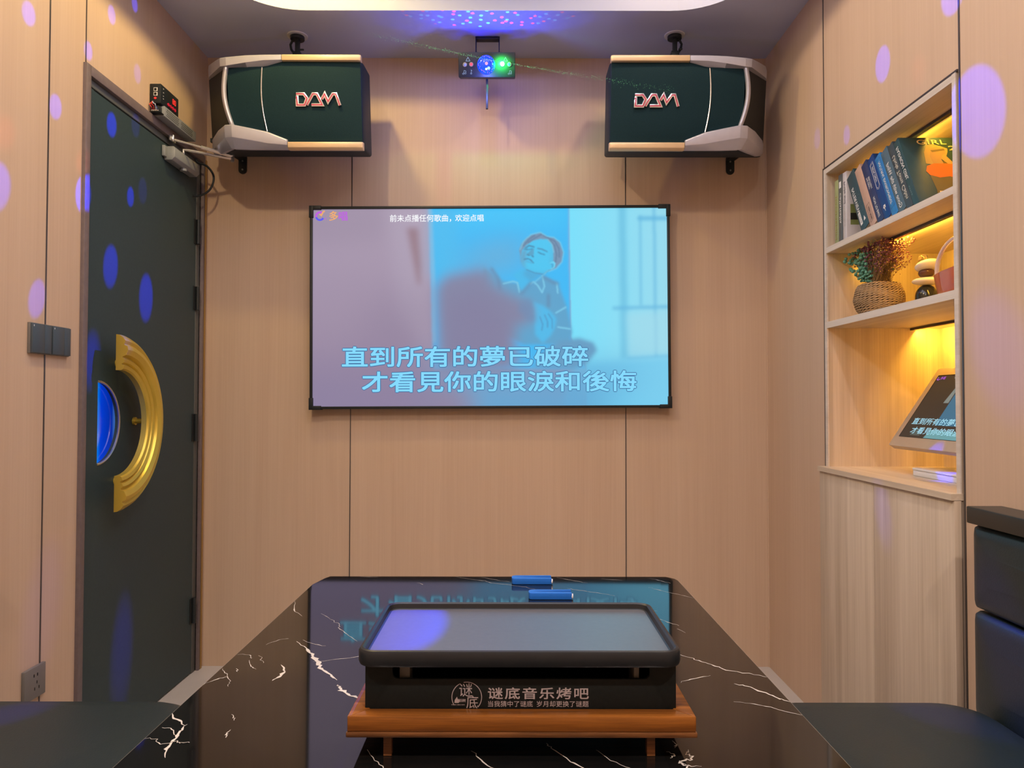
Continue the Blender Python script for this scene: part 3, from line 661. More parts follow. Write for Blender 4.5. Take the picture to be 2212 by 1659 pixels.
vo = nt.nodes.new('ShaderNodeTexVoronoi'); vo.inputs['Scale'].default_value = 3.6; vo.voronoi_dimensions = '2D'; nt.links.new(cb.outputs[0], vo.inputs['Vector'])
dot = mth('LESS_THAN', vo.outputs['Distance'], .19)
sc = nt.nodes.new('ShaderNodeSeparateColor'); nt.links.new(vo.outputs['Color'], sc.inputs[0]); pick = mth('GREATER_THAN', sc.outputs[0], .55)
no = nt.nodes.new('ShaderNodeTexNoise'); no.inputs['Scale'].default_value = 1.1; no.inputs['Detail'].default_value = 3; nt.links.new(cb.outputs[0], no.inputs['Vector'])
r2 = mth('SQRT', mth('ADD', mth('POWER', mth('MULTIPLY', u_, .27), 2), mth('POWER', mth('MULTIPLY', mth('SUBTRACT', v_, -.5), .72), 2)))
fall = mth('SUBTRACT', 1.25, mth('ADD', r2, mth('MULTIPLY', mth('SUBTRACT', no.outputs['Fac'], .5), 1.3)))
sm = nt.nodes.new('ShaderNodeMapRange'); sm.interpolation_type = 'SMOOTHSTEP'; nt.links.new(fall, sm.inputs['Value']); sm.inputs['From Min'].default_value = 0; sm.inputs['From Max'].default_value = .45
up_ = mth('GREATER_THAN', sp.outputs['Z'], .08)
inner_ = mth('LESS_THAN', r2, .75)
vv2 = mth('MULTIPLY', up_, sm.outputs[0])
dots = mth('MULTIPLY', dot, inner_)
mxc = nt.nodes.new('ShaderNodeMix'); mxc.data_type = 'RGBA'; nt.links.new(pick, mxc.inputs[0]); mxc.inputs[6].default_value = (.04, .30, .85, 1); mxc.inputs[7].default_value = (.9, .03, .24, 1)
mxb = nt.nodes.new('ShaderNodeMix'); mxb.data_type = 'RGBA'; nt.links.new(dots, mxb.inputs[0]); mxb.inputs[6].default_value = (.0, .010, .55, 1); nt.links.new(mxc.outputs[2], mxb.inputs[7])
nt.links.new(mxb.outputs[2], em.inputs['Color']); nt.links.new(mth('MULTIPLY', vv2, 5.5), em.inputs['Strength'])
# laser beams: glowing specks along two green rays, in place of lit dust
lm = emis('laser_speck_glow', (.30, 1.0, .40), .75)
def glow_specks(name, label, a, b_, n, w0, w1):
    a, b_ = Vector(a), Vector(b_); k = MB()
    for i in range(n):
        t = random.random() ** .9; p = a.lerp(b_, t); s_ = w0 + (w1 - w0) * t; r_ = random.uniform(.0005, .0011) * (1.15 - .6 * t)
        p += Vector((random.gauss(0, s_), random.gauss(0, s_), random.gauss(0, s_)))
        k.add([p + Vector(d) * r_ for d in ((1, 0, 0), (-1, 0, 0), (0, 1, 0), (0, -1, 0), (0, 0, 1), (0, 0, -1))], [(0, 2, 4), (2, 1, 4), (1, 3, 4), (3, 0, 4), (2, 0, 5), (1, 2, 5), (3, 1, 5), (0, 3, 5)])
    o = build(name, k, lm, loc=a); tag(o, label, 'laser beam', 'green laser beams from the party light', 'stuff')
glow_specks('laser_beam', 'green laser beam of glowing specks rising towards the speaker above the door', (-.05, 2.935, 2.503), (-.52, 2.56, 2.432), 420, .0012, .005)
glow_specks('laser_beam', 'green laser beam of glowing specks falling towards the speaker beside the niche', (-.03, 2.935, 2.501), (.52, 2.35, 2.14), 420, .0012, .006)

# ================================================================== LEFT WALL DEVICES
for i, (ya, yb, lab) in enumerate(((2.046, 2.137, 'slate grey square light switch on the seam, the one farther from the door'), (2.139, 2.229, 'slate grey square light switch beside its twin, the one nearer the door'))):
    t = thing('light_switch', lab, 'light switch', (XL, (ya + yb) / 2, 1.277), 'light switches beside the door')
    build('back_plate', MB().box(XL, XL + .008, ya, yb, 1.277, 1.363), M['socketgrey'], t, bevel=.001)
    h = ya + (yb - ya) * .62
    build('rocker', MB().box(XL + .008, XL + .014, ya + .002, h - .0005, 1.279, 1.361), M['slate'], t, bevel=.001)
    build('rocker', MB().box(XL + .008, XL + .0135, h + .0005, yb - .002, 1.279, 1.361), M['slate'], t, bevel=.001)
    build('indicator', MB().box(XL + .0135, XL + .0145, ya + .007, ya + .009, 1.352, 1.357), M['white'], t)
t = thing('power_socket', 'dark grey power socket low on the panelled wall near the door', 'socket', (XL, 2.09, .312))
build('face_plate', MB().box(XL, XL + .010, 2.045, 2.137, .312, .400), M['socketgrey'], t, bevel=.0015)
k = MB()
for y, z in ((2.083, .381), (2.098, .381)): k.box(XL + .0095, XL + .0105, y, y + .004, z - .008, z)
k2 = MB()
for a in (0, 1, 2):
    t_ = math.radians(90 + 120 * a); c_ = Vector((XL + .0104, 2.098 + .011 * math.cos(t_), .345 + .011 * math.sin(t_)))
    k.box(XL + .0095, XL + .0105, c_.y - .0015, c_.y + .0015, c_.z - .004, c_.z + .004)
build('socket_hole', k, M['gap'], t)

# LED power supply sitting on the door casing
psu = thing('power_supply', 'perforated metal power supply lying on top of the door casing', 'power supply', (XL + .03, 2.86, 2.205))
k = MB().box(XL + .001, XL + .046, 2.735, 3.010, 2.2055, 2.244); build('metal_case', k, M['greyplastic'], psu, bevel=.0012)
hm = M['gap']; k = MB()
for gx0 in (2.752, 2.875):
    k = MB()
    for i in range(12):
        for j in range(4):
            y, z = gx0 + i * .0085 + (j % 2) * .004, 2.213 + j * .0075
            k.add([(XL + .0464, y + .0027 * math.cos(a), z + .0027 * math.sin(a)) for a in [2 * PI * q / 6 for q in range(6)]], [tuple(range(6))])
    build('vent_grid', k, hm, psu)
k = MB().box(XL + .004, XL + .044, 2.705, 2.735, 2.209, 2.212).box(XL + .006, XL + .036, 2.712, 2.736, 2.212, 2.236); build('terminal_block', k, M['black'], psu, bevel=.0008)
tb = [o for o in psu.children if o.name.startswith('terminal_block')][0]
for i in range(4): build('terminal_screw', MB().cyl((XL + .012 + i * .007, 2.7115, 2.218), (XL + .012 + i * .007, 2.709, 2.218), .0026, 8), M['chrome'], tb)
for i, (c_, dz) in enumerate((((.5, .02, .03), 0), ((.5, .02, .03), .006), ((.55, .55, .6), .012), ((.08, .12, .4), -.006))):
    k = MB(); x = XL + .012 + i * .007
    k.tube([(x, 2.710, 2.220), (x + .002, 2.700, 2.226 + dz), (x - .008, 2.704, 2.238 + dz * .3), (XL + .012, 2.712, 2.252)], .0016, 6)
    build('wire', k, mat('wire_colour', c_, .4), psu, smooth=True)
# LED controller
ctl = thing('led_controller', 'small black controller box with red digits above the door', 'controller', (XL + .03, 2.78, 2.246))
build('box_shell', MB().box(XL + .001, XL + .042, 2.712, 2.858, 2.2455, 2.318), M['black'], ctl, bevel=.002)
k = MB()
for z in (2.296, 2.279): k.box(XL + .016, XL + .030, 2.7110, 2.712, z - .006, z + .007)
jk = build('network_jack', k, M['white'], ctl); k = MB()
for z in (2.296, 2.279): k.box(XL + .018, XL + .027, 2.7104, 2.7112, z - .004, z + .005)
build('jack_opening', k, M['gap'], jk)
rd = emis('red_led_light', (1.0, .03, .02), 1.4)
build('power_lamp', MB().ell((XL + .022, 2.7113, 2.264), (.005, .0012, .004), None, 10, 6), rd, ctl)
k = MB(); o_ = (XL + .0424, 2.808, 2.282); ry, uz = (0, 1, 0), (0, 0, 1)     # seven-segment digits
def seg7(k, y, segs):
    S7 = {'a': ((0, 2), (1, 2)), 'b': ((1, 2), (1, 1)), 'c': ((1, 1), (1, 0)), 'd': ((0, 0), (1, 0)), 'e': ((0, 0), (0, 1)), 'f': ((0, 1), (0, 2)), 'g': ((0, 1), (1, 1))}
    for s_ in segs:
        (a, b_), (c_, d_) = S7[s_]; ribbon(k, [(y + a * .009, b_ * .0085), (y + c_ * .009, d_ * .0085)], .0032, o_, ry, uz)
seg7(k, 0, 'abcdefg'); seg7(k, .015, 'abcdef')
build('red_digits', k, rd, ctl)
for i in range(4): build('push_button', MB().cyl((XL + .041, 2.770 + i * .018, 2.262), (XL + .0455, 2.770 + i * .018, 2.262), .0062, 14), M['red'], ctl, smooth=True)
for z in (2.305, 2.291, 2.278, 2.268): build('status_mark', MB().box(XL + .0418, XL + .0425, 2.730, 2.736, z, z + .002), M['white'], ctl)
# hydraulic door closer
dc = thing('door_closer', 'grey hydraulic door closer with folding arm at the top of the dark door', 'door closer', (XL + .02, 2.94, 2.10))
k = MB(); pr = [(0, 2.075), (.030, 2.075), (.042, 2.087), (.042, 2.120), (.036, 2.128), (0, 2.128)]
k.prism(pr, lambda a, b_, t: (XL - .001 + a, 2.835 + t, b_), .225); build('closer_body', k, M['greyplastic'], dc, bevel=.002)
k = MB().box(XL - .001, XL + .010, 2.815, 2.835, 2.085, 2.126); build('mounting_lug', k, M['greyplastic'], dc, bevel=.0015)
build('pinion_cap', MB().cyl((XL + .022, 2.95, 2.066), (XL + .022, 2.95, 2.075), .013, 18), M['greyplastic'], dc, smooth=True)
EL = (-1.150, 3.020, 2.138)
k = MB().tube([(XL + .022, 2.95, 2.128), (XL + .022, 2.95, 2.152), (XL + .04, 2.96, 2.153), EL], .0055, 8); build('closer_arm', k, M['chrome'], dc, smooth=True)
k = MB().tube([(XL + .020, 2.862, 2.163), tuple(Vector((XL + .020, 2.862, 2.163)).lerp(Vector(EL), .45) + Vector((0, 0, .006)))], .0045, 8)
k.tube([tuple(Vector((XL + .020, 2.862, 2.163)).lerp(Vector(EL), .45) + Vector((0, 0, .006))), (EL[0], EL[1], EL[2] + .012)], .0075, 8); build('adjusting_arm', k, M['chrome'], dc, smooth=True)
k = MB().cyl((EL[0], EL[1], EL[2] - .012), (EL[0], EL[1], EL[2] + .024), .007, 12); build('elbow_joint', k, M['steel'], dc, smooth=True)
k = MB().box(XL + .0115, XL + .018, 2.845, 2.89, 2.155, 2.175).cyl((XL + .020, 2.862, 2.154), (XL + .020, 2.862, 2.180), .006, 10); k.cyl((XL + .018, 2.852, 2.158), (XL + .022, 2.852, 2.158), .003, 8).cyl((XL + .018, 2.882, 2.158), (XL + .022, 2.882, 2.158), .003, 8)
build('frame_shoe', k, M['steel'], dc, bevel=.0008)
# armoured cable loop between frame and door
k = MB(); P_ = [(XL + .006, 3.10, 2.165), (XL + .016, 3.10, 2.150), (XL + .052, 3.105, 2.136), (XL + .076, 3.108, 2.105), (XL + .080, 3.108, 2.075), (XL + .068, 3.106, 2.040), (XL + .046, 3.102, 2.018), (XL + .018, 3.096, 2.006), (XL - .0, 3.09, 2.006)]
Q_ = []
for i in range(len(P_) - 1):
    p0, p1, p2, p3 = (Vector(P_[max(i - 1, 0)]), Vector(P_[i]), Vector(P_[i + 1]), Vector(P_[min(i + 2, len(P_) - 1)]))
    for j in range(6):
        t = j / 6; Q_.append(.5 * ((2 * p1) + (p2 - p0) * t + (2 * p0 - 5 * p1 + 4 * p2 - p3) * t * t + (3 * p1 - p0 - 3 * p2 + p3) * t ** 3))
Q_.append(Vector(P_[-1])); k.tube(Q_, .0045, 8)
cb_ = build('door_cable', k, M['black'], None, smooth=True, loc=(XL, 3.1, 2.006)); tag(cb_, 'black cable looping from the frame to the hinge side of the door', 'cable')

# ================================================================== CABINET WITH LIT SHELVES
CX0, CX1 = XR - .022, XR + .405                       # front of doors, back panel
cb = thing('shelf_cabinet', 'built-in wooden cabinet with warm lit open shelves over plain doors in the wall', 'cabinet', (XR + .2, 2.235, 0))
CY0, CY1 = 1.838, 2.628
build('back_panel', MB().box(CX1, CX1 + .015, CY0, CY1, 0, 1.972), M['cab'], cb)
build('side_panel', MB().box(XR + .003, CX1, CY1 - .018, CY1, 0.0, 1.972), M['cab'], cb)
build('side_panel', MB().box(XR - .001, CX1, CY0, CY0 + .016, 0.0, 1.972), M['cab'], cb)
build('top_panel', MB().box(XR + .001, CX1, CY0 + .016, CY1 - .018, 1.954, 1.972), M['caby'], cb)
build('shelf', MB().box(XR + .001, CX1, CY0 + .016, CY1 - .018, 1.670, 1.690), M['caby'], cb)
build('shelf', MB().box(XR + .001, CX1, CY0 + .016, CY1 - .018, 1.405, 1.427), M['caby'], cb)
build('counter_board', MB().box(CX0 - .008, CX1, CY0 - .004, CY1 + .006, .902, .918), M['caby'], cb)
k = MB(); k.box(XR - .0025, XR + .001, CY0 + .016, CY1 - .018, 1.954, 1.972).box(XR - .0025, XR + .001, CY0 + .016, CY1 - .018, 1.670, 1.690).box(XR - .0025, XR + .001, CY0 + .016, CY1 - .018, 1.405, 1.427)
k.box(XR - .0025, XR + .003, CY1 - .018, CY1, .918, 1.972).box(XR - .004, XR - .001, CY0, CY0 + .016, .918, 1.972)
build('edge_band', k, M['edge'], cb)
k = MB(); k.box(XR - .003, XR + .002, CY0 - .004, CY1 + .006, 1.9725, 1.978).box(XR - .003, XR + .002, CY1 + .0005, CY1 + .006, .918, 1.978)
build('metal_reveal', k, M['seam'], cb)
ym = 2.245
for a, b_ in ((CY0 - .004, ym - .0008), (ym + .0008, CY1 + .006)): build('cabinet_door', MB().box(CX0, CX0 + .018, a, b_, .04, .901), M['cab'], cb, bevel=.0008)
build('plinth', MB().box(XR + .02, XR + .04, CY0, CY1, 0, .04), M['cab'], cb)
for nm, x, z, ya, yb in (('top', XR + .105, 1.954, 1.86, 2.60), ('mid', XR + .105, 1.670, 1.86, 2.60), ('low', XR + .295, 1.405, 1.86, 2.60)):
    s_ = build('light_strip', MB().box(x - .010, x + .006, ya, yb, z - .009, z - .0003), M['profile'], cb, bevel=.0008)
    build('diffuser', MB().add([(x + .0064, ya + .004, z - .0085), (x + .0064, yb - .004, z - .0085), (x + .010, yb - .004, z - .001), (x + .010, ya + .004, z - .001)], [(0, 1, 2, 3)]), M['led'], s_)
    light('strip_glow', 'AREA', (x + .013, (ya + yb) / 2, z - .010), {'top': 1.7, 'mid': 3.2, 'low': 4.6}[nm], (1.0, .52, .05), aim=(x + .16, (ya + yb) / 2, z - .13), shape='RECTANGLE', size=.012, size_y=yb - ya)
for o in [o for o in bpy.data.objects if o.name.startswith('strip_glow')]:
    d = Vector((.75, 0, -.66)).normalized(); xa = d.cross(Vector((0, 1, 0))).normalized()      # long side along the shelf
    o.rotation_euler = Matrix((xa, Vector((0, 1, 0)), -d)).transposed().to_euler()

# ---- books on the upper shelf: spines to the room, most of them leaning away
BKZ = 1.690
PAGE = mat('page_block', (.62, .57, .48), .8, noise=.12, nscale=120)
foot_y = [2.389]
def book(label, yb, th, h, dp, colr, lean, deco, x0=1.134, rough=.38, cover=None):
    if lean:
        yb = foot_y[0] - th * math.cos(math.radians(lean)); foot_y[0] -= th / math.cos(math.radians(lean)) + .0012
    t = thing('book', label, 'book', (x0 + dp / 2, yb, BKZ), 'books on the upper shelf')
    a = math.radians(lean)
    # local: s across the thickness (+y), h up; the book pivots on its far lower edge
    dy, dz = math.cos(a), -math.sin(a)
    def fn(s, hh, x): return Vector((x, yb + s * math.cos(a) + hh * math.sin(a), BKZ + .0008 + (th - s) * math.sin(a) + hh * math.cos(a)))
    cm_ = mat('book_cover', colr, rough, noise=.08, nscale=60)
    k = MB(); c_ = .0022
    def bx(k, s0, s1, h0, h1, xa, xb, mi=0):
        v = [fn(s, q, x) for x in (xa, xb) for s in (s0, s1) for q in (h0, h1)]
        k.add(v, [(0, 1, 3, 2), (4, 6, 7, 5), (0, 4, 5, 1), (2, 3, 7, 6), (0, 2, 6, 4), (1, 5, 7, 3)], mi)
    bx(k, 0, c_, 0, h, x0, x0 + dp); bx(k, th - c_, th, 0, h, x0, x0 + dp); bx(k, c_ * .5, th - c_ * .5, 0, h, x0 - .0005, x0 + c_)
    build('cover', k, cm_, t, bevel=.0006)
    k = MB(); bx(k, c_, th - c_, .003, h - .003, x0 + c_, x0 + dp - .004); build('page_block', k, PAGE, t)
    R_ = Vector((0, -math.cos(a), math.sin(a))); U_ = Vector((0, math.sin(a), math.cos(a)))       # on the spine, seen from the room
    for d in deco:
        txt, hs, ln, wdt, off, c2, kind = (d + (0,) * 7)[:7]
        km = MB(); m2 = mat('book_lettering', c2, .5, noise=0)
        if kind in ('down', 'up'):
            # letters run along the spine
            if kind == 'down': o_ = fn(th / 2 + off + wdt / 2 * -1, hs, x0 - .0011); rt_, up_ = -U_, -R_ * -1; o_ = fn(th / 2 + off - wdt / 2, hs, x0 - .0011); up2 = -R_
            if kind == 'down': put_text(km, txt, o_, -U_, Vector((0, math.cos(a), -math.sin(a))), ln, wdt, .01)
            else: put_text(km, txt, fn(th / 2 + off + wdt / 2, hs, x0 - .0011), U_, Vector((0, -math.cos(a), math.sin(a))), ln, wdt, .01)
        elif kind == 'box': ribbon(km, [(-wdt / 2, hs), (-wdt / 2, hs - ln + wdt * .35), (0, hs - ln), (wdt / 2, hs - ln + wdt * .35), (wdt / 2, hs)] if txt == 'v' else [(-wdt / 2, hs), (-wdt / 2, hs - ln), (wdt / 2, hs - ln), (wdt / 2, hs)], .0009, fn(th / 2 + off, 0, x0 - .0011), R_, U_, closed=True)
        elif kind == 'patch': km.add([fn(th / 2 + off + q * wdt / 2, hh, x0 - .0010) for q, hh in ((1, hs), (-1, hs), (-1, hs - ln), (1, hs - ln))], [(0, 1, 2, 3)])
        elif kind == 'flower':
            for q in range(5):
                t2 = 2 * PI * q / 5; km.add([fn(th / 2 + off + .0045 * math.cos(t2) + .0032 * math.cos(e_), hs + .0045 * math.sin(t2) + .0032 * math.sin(e_), x0 - .0011) for e_ in [2 * PI * j / 8 for j in range(8)]], [tuple(range(8))])
            km.add([fn(th / 2 + off - .001 + q, hs - .016 + hh, x0 - .0011) for q, hh in ((0, 0), (.002, 0), (.002, .012), (0, .012))], [(0, 1, 2, 3)])
        elif kind == 'tri': km.add([fn(th / 2 + off + q * wdt, hs + hh * ln, x0 - .0011) for q, hh in ((-.5, 0), (.5, 0), (0, 1))], [(0, 1, 2)])
        build('spine_print', km, m2, t)
    if cover: cover(t, fn, x0, dp, h)
    return t
W1 = (.75, .75, .75); C1 = (.62, .60, .52)
def white_cover(t, fn, x0, dp, h):
    k = MB()
    def q(x_0, x_1, h0, h1, mi, l): k.add([fn(-.0004 - l, hh, x) for x, hh in ((x_0, h0), (x_1, h0), (x_1, h1), (x_0, h1))], [(0, 1, 2, 3)], mi)
    q(x0 + .012, x0 + .10, .055, .125, 0, 0); q(x0 + .012, x0 + .10, .072, .095, 1, .0003)
    build('cover_photo', k, [mat('photo_green', (.20, .24, .08), .5), mat('photo_dark', (.02, .02, .015), .5)], t)
book('pale green upright book at the far end of the upper shelf', 2.560, .028, .228, .17, (.30, .34, .16), 0, [('JOOMSNIN', .175, .155, .012, 0, (.30, .21, .04), 'down')])
book('dark grey upright book with white lettering next to the pale green one', 2.529, .030, .240, .17, (.10, .11, .11), 0, [('', .215, .022, .016, 0, W1, 'patch'), ('callaitalia', .175, .105, .013, 0, W1, 'down')])
book('white upright book with a photo on its cover, third from the far end', 2.496, .029, .238, .17, (.55, .53, .55), 0, [('Pride and', .205, .075, .012, 0, (.08, .08, .10), 'down'), ('Prejudice', .122, .07, .010, 0, (.42, .38, .34), 'down')], cover=white_cover)
LN = 27
book('teal leaning book with a white label and triangle, leaning on the white book', 0, .054, .232, .17, (.035, .075, .095), LN, [('INTERVIEW', .175, .105, .015, .009, W1, 'down'), ('YOUNG STYLE', .165, .07, .006, -.009, (.10, .17, .2), 'down'), ('& FAMILY TALE', .13, .07, .006, -.016, (.10, .17, .2), 'down'), ('', .072, .048, .014, .011, W1, 'patch'), ('DISCOVER', .066, .036, .008, .011, (.05, .08, .1), 'down'), ('', .026, .018, .013, -.012, W1, 'tri')])
book('pinkish beige leaning book with a boxed title between the teal and the navy book', 0, .040, .240, .17, (.50, .33, .26), LN, [('n', .085, .066, .020, 0, (.06, .05, .05), 'box'), ('SPECIAL CINEMY', .024, .052, .008, 0, (.06, .05, .05), 'up')])
book('navy leaning book with two white titles, beside the beige one', 0, .037, .242, .17, (.030, .045, .13), LN, [('THE GREAT', .185, .046, .008, .005, W1, 'down'), ('BRITISH', .178, .046, .008, -.006, W1, 'down'), ('HOW TO BAKE', .098, .078, .011, -.001, W1, 'down')])
book('dark to bright blue leaning book with a white flower and framed title', 0, .039, .246, .17, (.008, .05, .22), LN, [('v', .222, .105, .020, 0, W1, 'box'), ('v', .218, .096, .016, 0, W1, 'box'), ('SPECIAL CINEMY', .208, .062, .008, 0, W1, 'down'), ('', .045, 0, 0, 0, W1, 'flower')])
book('light blue leaning book with a framed white title', 0, .034, .236, .17, (.03, .20, .52), LN, [('n', .222, .19, .024, 0, (.04, .10, .30), 'box'), ('NATURAL ENVIRONMENT', .21, .165, .011, 0, W1, 'down')])
book('slate blue leaning book whose white title runs upside down', 0, .038, .240, .17, (.075, .135, .185), LN, [('Gone with the Wind', .016, .17, .016, 0, W1, 'up')])
book('charcoal leaning book with a cream serif title', 0, .030, .246, .17, (.05, .07, .085), LN, [('Uncle Toms Cabin', .20, .165, .015, 0, C1, 'down')])
def girl_cover(t, fn, x0, dp, h):
    def P(u, v, l=0): return fn(-.0004 - l, v * h, x0 + u * dp)
    def poly(pts, l): return ([P(a, b_, l) for a, b_ in pts], [tuple(range(len(pts)))])
    mats = [mat('picture_jacket', (.70, .16, .03), .5), mat('picture_skin', (.42, .25, .10), .5), mat('picture_hair', (.46, .30, .10), .5), mat('picture_ground', (.15, .105, .025), .5), mat('picture_skirt', (.16, .12, .05), .5)]
    k = MB()
    def ad(pts, mi, l): v, f = poly(pts, l); k.add(v, f, mi)
    ad([(.30, .0), (1.0, .0), (1.0, .60), (.55, .62), (.36, .40)], 3, 0)
    ad([(.30, .58), (.33, .76), (.40, .87), (.50, .89), (.62, .86), (.72, .82), (.70, .76), (.66, .70), (.74, .58), (.66, .56), (.56, .66), (.44, .56)], 2, .0002)
    ad([(.42, .56), (.40, .70), (.46, .82), (.56, .85), (.68, .80), (.66, .74), (.60, .71), (.56, .66), (.58, .56)], 1, .0004)
    ad([(.44, .79), (.66, .82), (.67, .79), (.46, .76)], 4, .0006)
    ad([(.26, .46), (.30, .54), (.42, .58), (.60, .58), (.72, .57), (.78, .46), (.80, .36), (.72, .34), (.60, .38), (.44, .36), (.30, .40)], 0, .0006)
    ad([(.72, .34), (.80, .36), (.96, .30), (1.0, .24), (.92, .20), (.78, .26)], 1, .0008)
    ad([(.30, .40), (.44, .36), (.60, .38), (.72, .34), (.74, .16), (.60, .04), (.34, .06)], 4, .0004)
    ad([(.74, .12), (.80, .17), (.90, .17), (.90, .12)], 0, .0008)
    build('cover_picture', k, mats, t)
    dX = Vector((1, 0, 0)); dU = (P(0, 1) - P(0, 0)).normalized()
    k = MB(); put_text(k, 'GIRL', P(.27, .885, .001), dX, dU, .40 * dp * 1.15, .075 * h, .012, 1.1); put_text(k, '20', P(.74, .79, .001), dX, dU, .24 * dp, .070 * h, .012)
    put_text(k, 'FASHION', P(.36, .10, .001), dX, dU, .62 * dp, .055 * h, .016)
    build('cover_title', k, mat('gold_lettering', (.80, .62, .34), .45, noise=0), t)
book('large teal leaning book showing a blonde woman in orange on its cover', 0, .028, .246, .185, (.028, .072, .085), LN, [('FASHION GIRL', .222, .125, .013, .002, W1, 'down'), ('STYLE', .075, .035, .004, .004, (.2, .3, .33), 'down')], cover=girl_cover)

# ---- middle shelf: dried flowers, stone stack, glass bag
SZ = 1.427
vz = thing('flower_basket', 'woven rope basket of dried green and purple flowers on the middle shelf', 'flower basket', (1.20, 2.415, SZ))
VC = (1.20, 2.415)
def vr(t): return .056 + .018 * math.sin(min(1, t / .5) * PI / 2) - .015 * max(0, (t - .5) / .5) ** 1.7
k = MB(); rows = 15; VH = .106
for i in range(rows):
    t = (i + .5) / rows; r_ = vr(t); z = SZ + .004 + t * (VH - .008)
    for s_ in (0, 1):
        pts = [(VC[0] + (r_ + .0021 * math.cos(a * 15 + s_ * PI)) * math.cos(a), VC[1] + (r_ + .0021 * math.cos(a * 15 + s_ * PI)) * math.sin(a), z + .0021 * math.sin(a * 15 + s_ * PI) + .0015 * math.sin(a * 3 + i)) for a in [2 * PI * j / 132 for j in range(133)]]
        k.tube(pts, .0023, 6)
rope = mat('seagrass_rope', (.33, .23, .13), .8, noise=.35, nscale=90)
build('woven_rope', k, rope, vz, smooth=True)
k = MB(); rings = [[(VC[0] + (vr(i / 10) - .003) * math.cos(a), VC[1] + (vr(i / 10) - .003) * math.sin(a), SZ + .001 + VH * .97 * i / 10) for a in [2 * PI * j / 32 for j in range(32)]] for i in range(11)]
k.loft(rings); build('basket_core', k, mat('basket_shadow', (.05, .03, .015), .9), vz, smooth=True)
rnd = random.Random(11)
def spray(name, n, fn_, rr, m_, sub=1):
    k = MB()
    for _ in range(n):
        p, r_ = fn_(), rnd.uniform(*rr)
        k.ell(p, (r_, r_, r_ * .8), Matrix.Rotation(rnd.random() * 3, 3, 'X'), 7, 5)
    o = build(name, k, m_, vz, smooth=True); o['kind'] = 'stuff'; return o
heads = []
def fan(y0, y1, h0, h1, x0=-.055, x1=.065):
    def f():
        u = rnd.random(); h_ = h0 + (h1 - h0) * rnd.random() ** .75; y = VC[1] + y0 + (y1 - y0) * u
        rr_ = 1 - .35 * abs(u - .5); sp_ = .55 + .45 * (h_ / h1); p = Vector((VC[0] + rnd.uniform(x0, x1) * sp_, VC[1] + (y - VC[1]) * sp_, min(SZ + VH + h_ * rr_, 1.655 + rnd.uniform(-.008, .008))))
        heads.append(p); return p
    return f
gn = mat('eucalyptus_green', (.11, .30, .21), .6, noise=.4, nscale=60); pu = mat('dried_purple', (.20, .07, .11), .7, noise=.5, nscale=60); yl = mat('dried_yellow', (.42, .26, .06), .7, noise=.4, nscale=60); br = mat('dried_stem', (.24, .15, .06), .8); mg = mat('dried_crimson', (.22, .03, .06), .7)
spray('green_sprays', 300, fan(-.005, .14, .025, .125), (.0042, .0075), gn); spray('green_sprays', 110, fan(-.01, .07, -.005, .05, -.05, .0), (.004, .0065), gn)
spray('purple_sprays', 560, fan(-.118, .035, .06, .155), (.002, .0042), pu); spray('purple_sprays', 160, fan(-.12, .0, .02, .09), (.0014, .003), pu)
spray('yellow_sprays', 70, fan(.02, .15, .0, .13), (.0025, .0045), yl); spray('straw_sprays', 260, fan(-.12, .02, .03, .15), (.0012, .0026), mat('dried_straw', (.55, .33, .12), .7)); spray('crimson_sprays', 30, fan(.0, .09, .11, .14), (.003, .005), mg)
k = MB()
for p in rnd.sample(heads, 330):
    b0 = Vector((VC[0] + rnd.uniform(-.03, .03), VC[1] + rnd.uniform(-.035, .035), SZ + VH * .95)); md = b0.lerp(p, .5) + Vector((0, 0, .012)); k.tube([b0, md, p], .0006, 4)
o = build('stems', k, br, vz); o['kind'] = 'stuff'

st = thing('stone_stack', 'balanced stack of black, white and brown pebbles with a glass ball on the middle shelf', 'ornament', (1.27, 2.262, SZ))
RX = lambda d: Matrix.Rotation(math.radians(d), 3, 'X')
for nm, c, r_, ro, cl, rf in (('black_stone', (1.27, 2.262, SZ + .0385), (.032, .0315, .0385), RX(-8), (.02, .022, .018), .12), ('cream_stone', (1.27, 2.260, SZ + .088), (.040, .046, .0125), RX(2), (.62, .56, .46), .15),
                              ('brown_stone', (1.27, 2.262, SZ + .1135), (.023, .023, .0140), RX(-3), (.09, .035, .022), .15), ('white_stone', (1.27, 2.256, SZ + .1355), (.034, .039, .0145), RX(-14), (.66, .64, .66), .15)):
    build(nm, MB().ell(c, r_, ro, 32, 20, pw=.85), mat(nm + '_glaze', cl, rf, spec=.6, noise=.08), st, smooth=True)
build('glass_ball', MB().ell((1.27, 2.280, SZ + .1605), (.0145,) * 3, None, 28, 18), mat('clear_glass', (.95, .9, .85), .02, trans=1, noise=0), st, smooth=True)
bg = thing('glass_bag_vase', 'glass vase shaped like a handbag with a clear hoop handle and amber body', 'vase', (1.20, 1.985, SZ))
k = MB(); k.tube([(1.20, 1.985 + .100 * math.cos(t), SZ + .084 + .080 * math.sin(t)) for t in [2 * PI * i / 56 for i in range(57)]], .0058, 12, cap=False)
build('hoop_handle', k, mat('lilac_glass', (.80, .74, .92), .06, trans=.55, noise=0), bg, smooth=True)
k = MB(); rings = []
for z, a, b_ in ((.001, .062, .026), (.006, .070, .030), (.035, .080, .034), (.066, .088, .037), (.0665, .085, .034), (.036, .077, .031), (.008, .066, .026)):
    rings.append([(1.20 + b_ * (abs(math.sin(t)) ** .8) * math.copysign(1, math.sin(t)), 1.985 + a * (abs(math.cos(t)) ** .8) * math.copysign(1, math.cos(t)), SZ + z + (.016 * (.5 - .5 * math.cos(t)) if z > .05 else 0)) for t in [2 * PI * i / 40 for i in range(40)]])
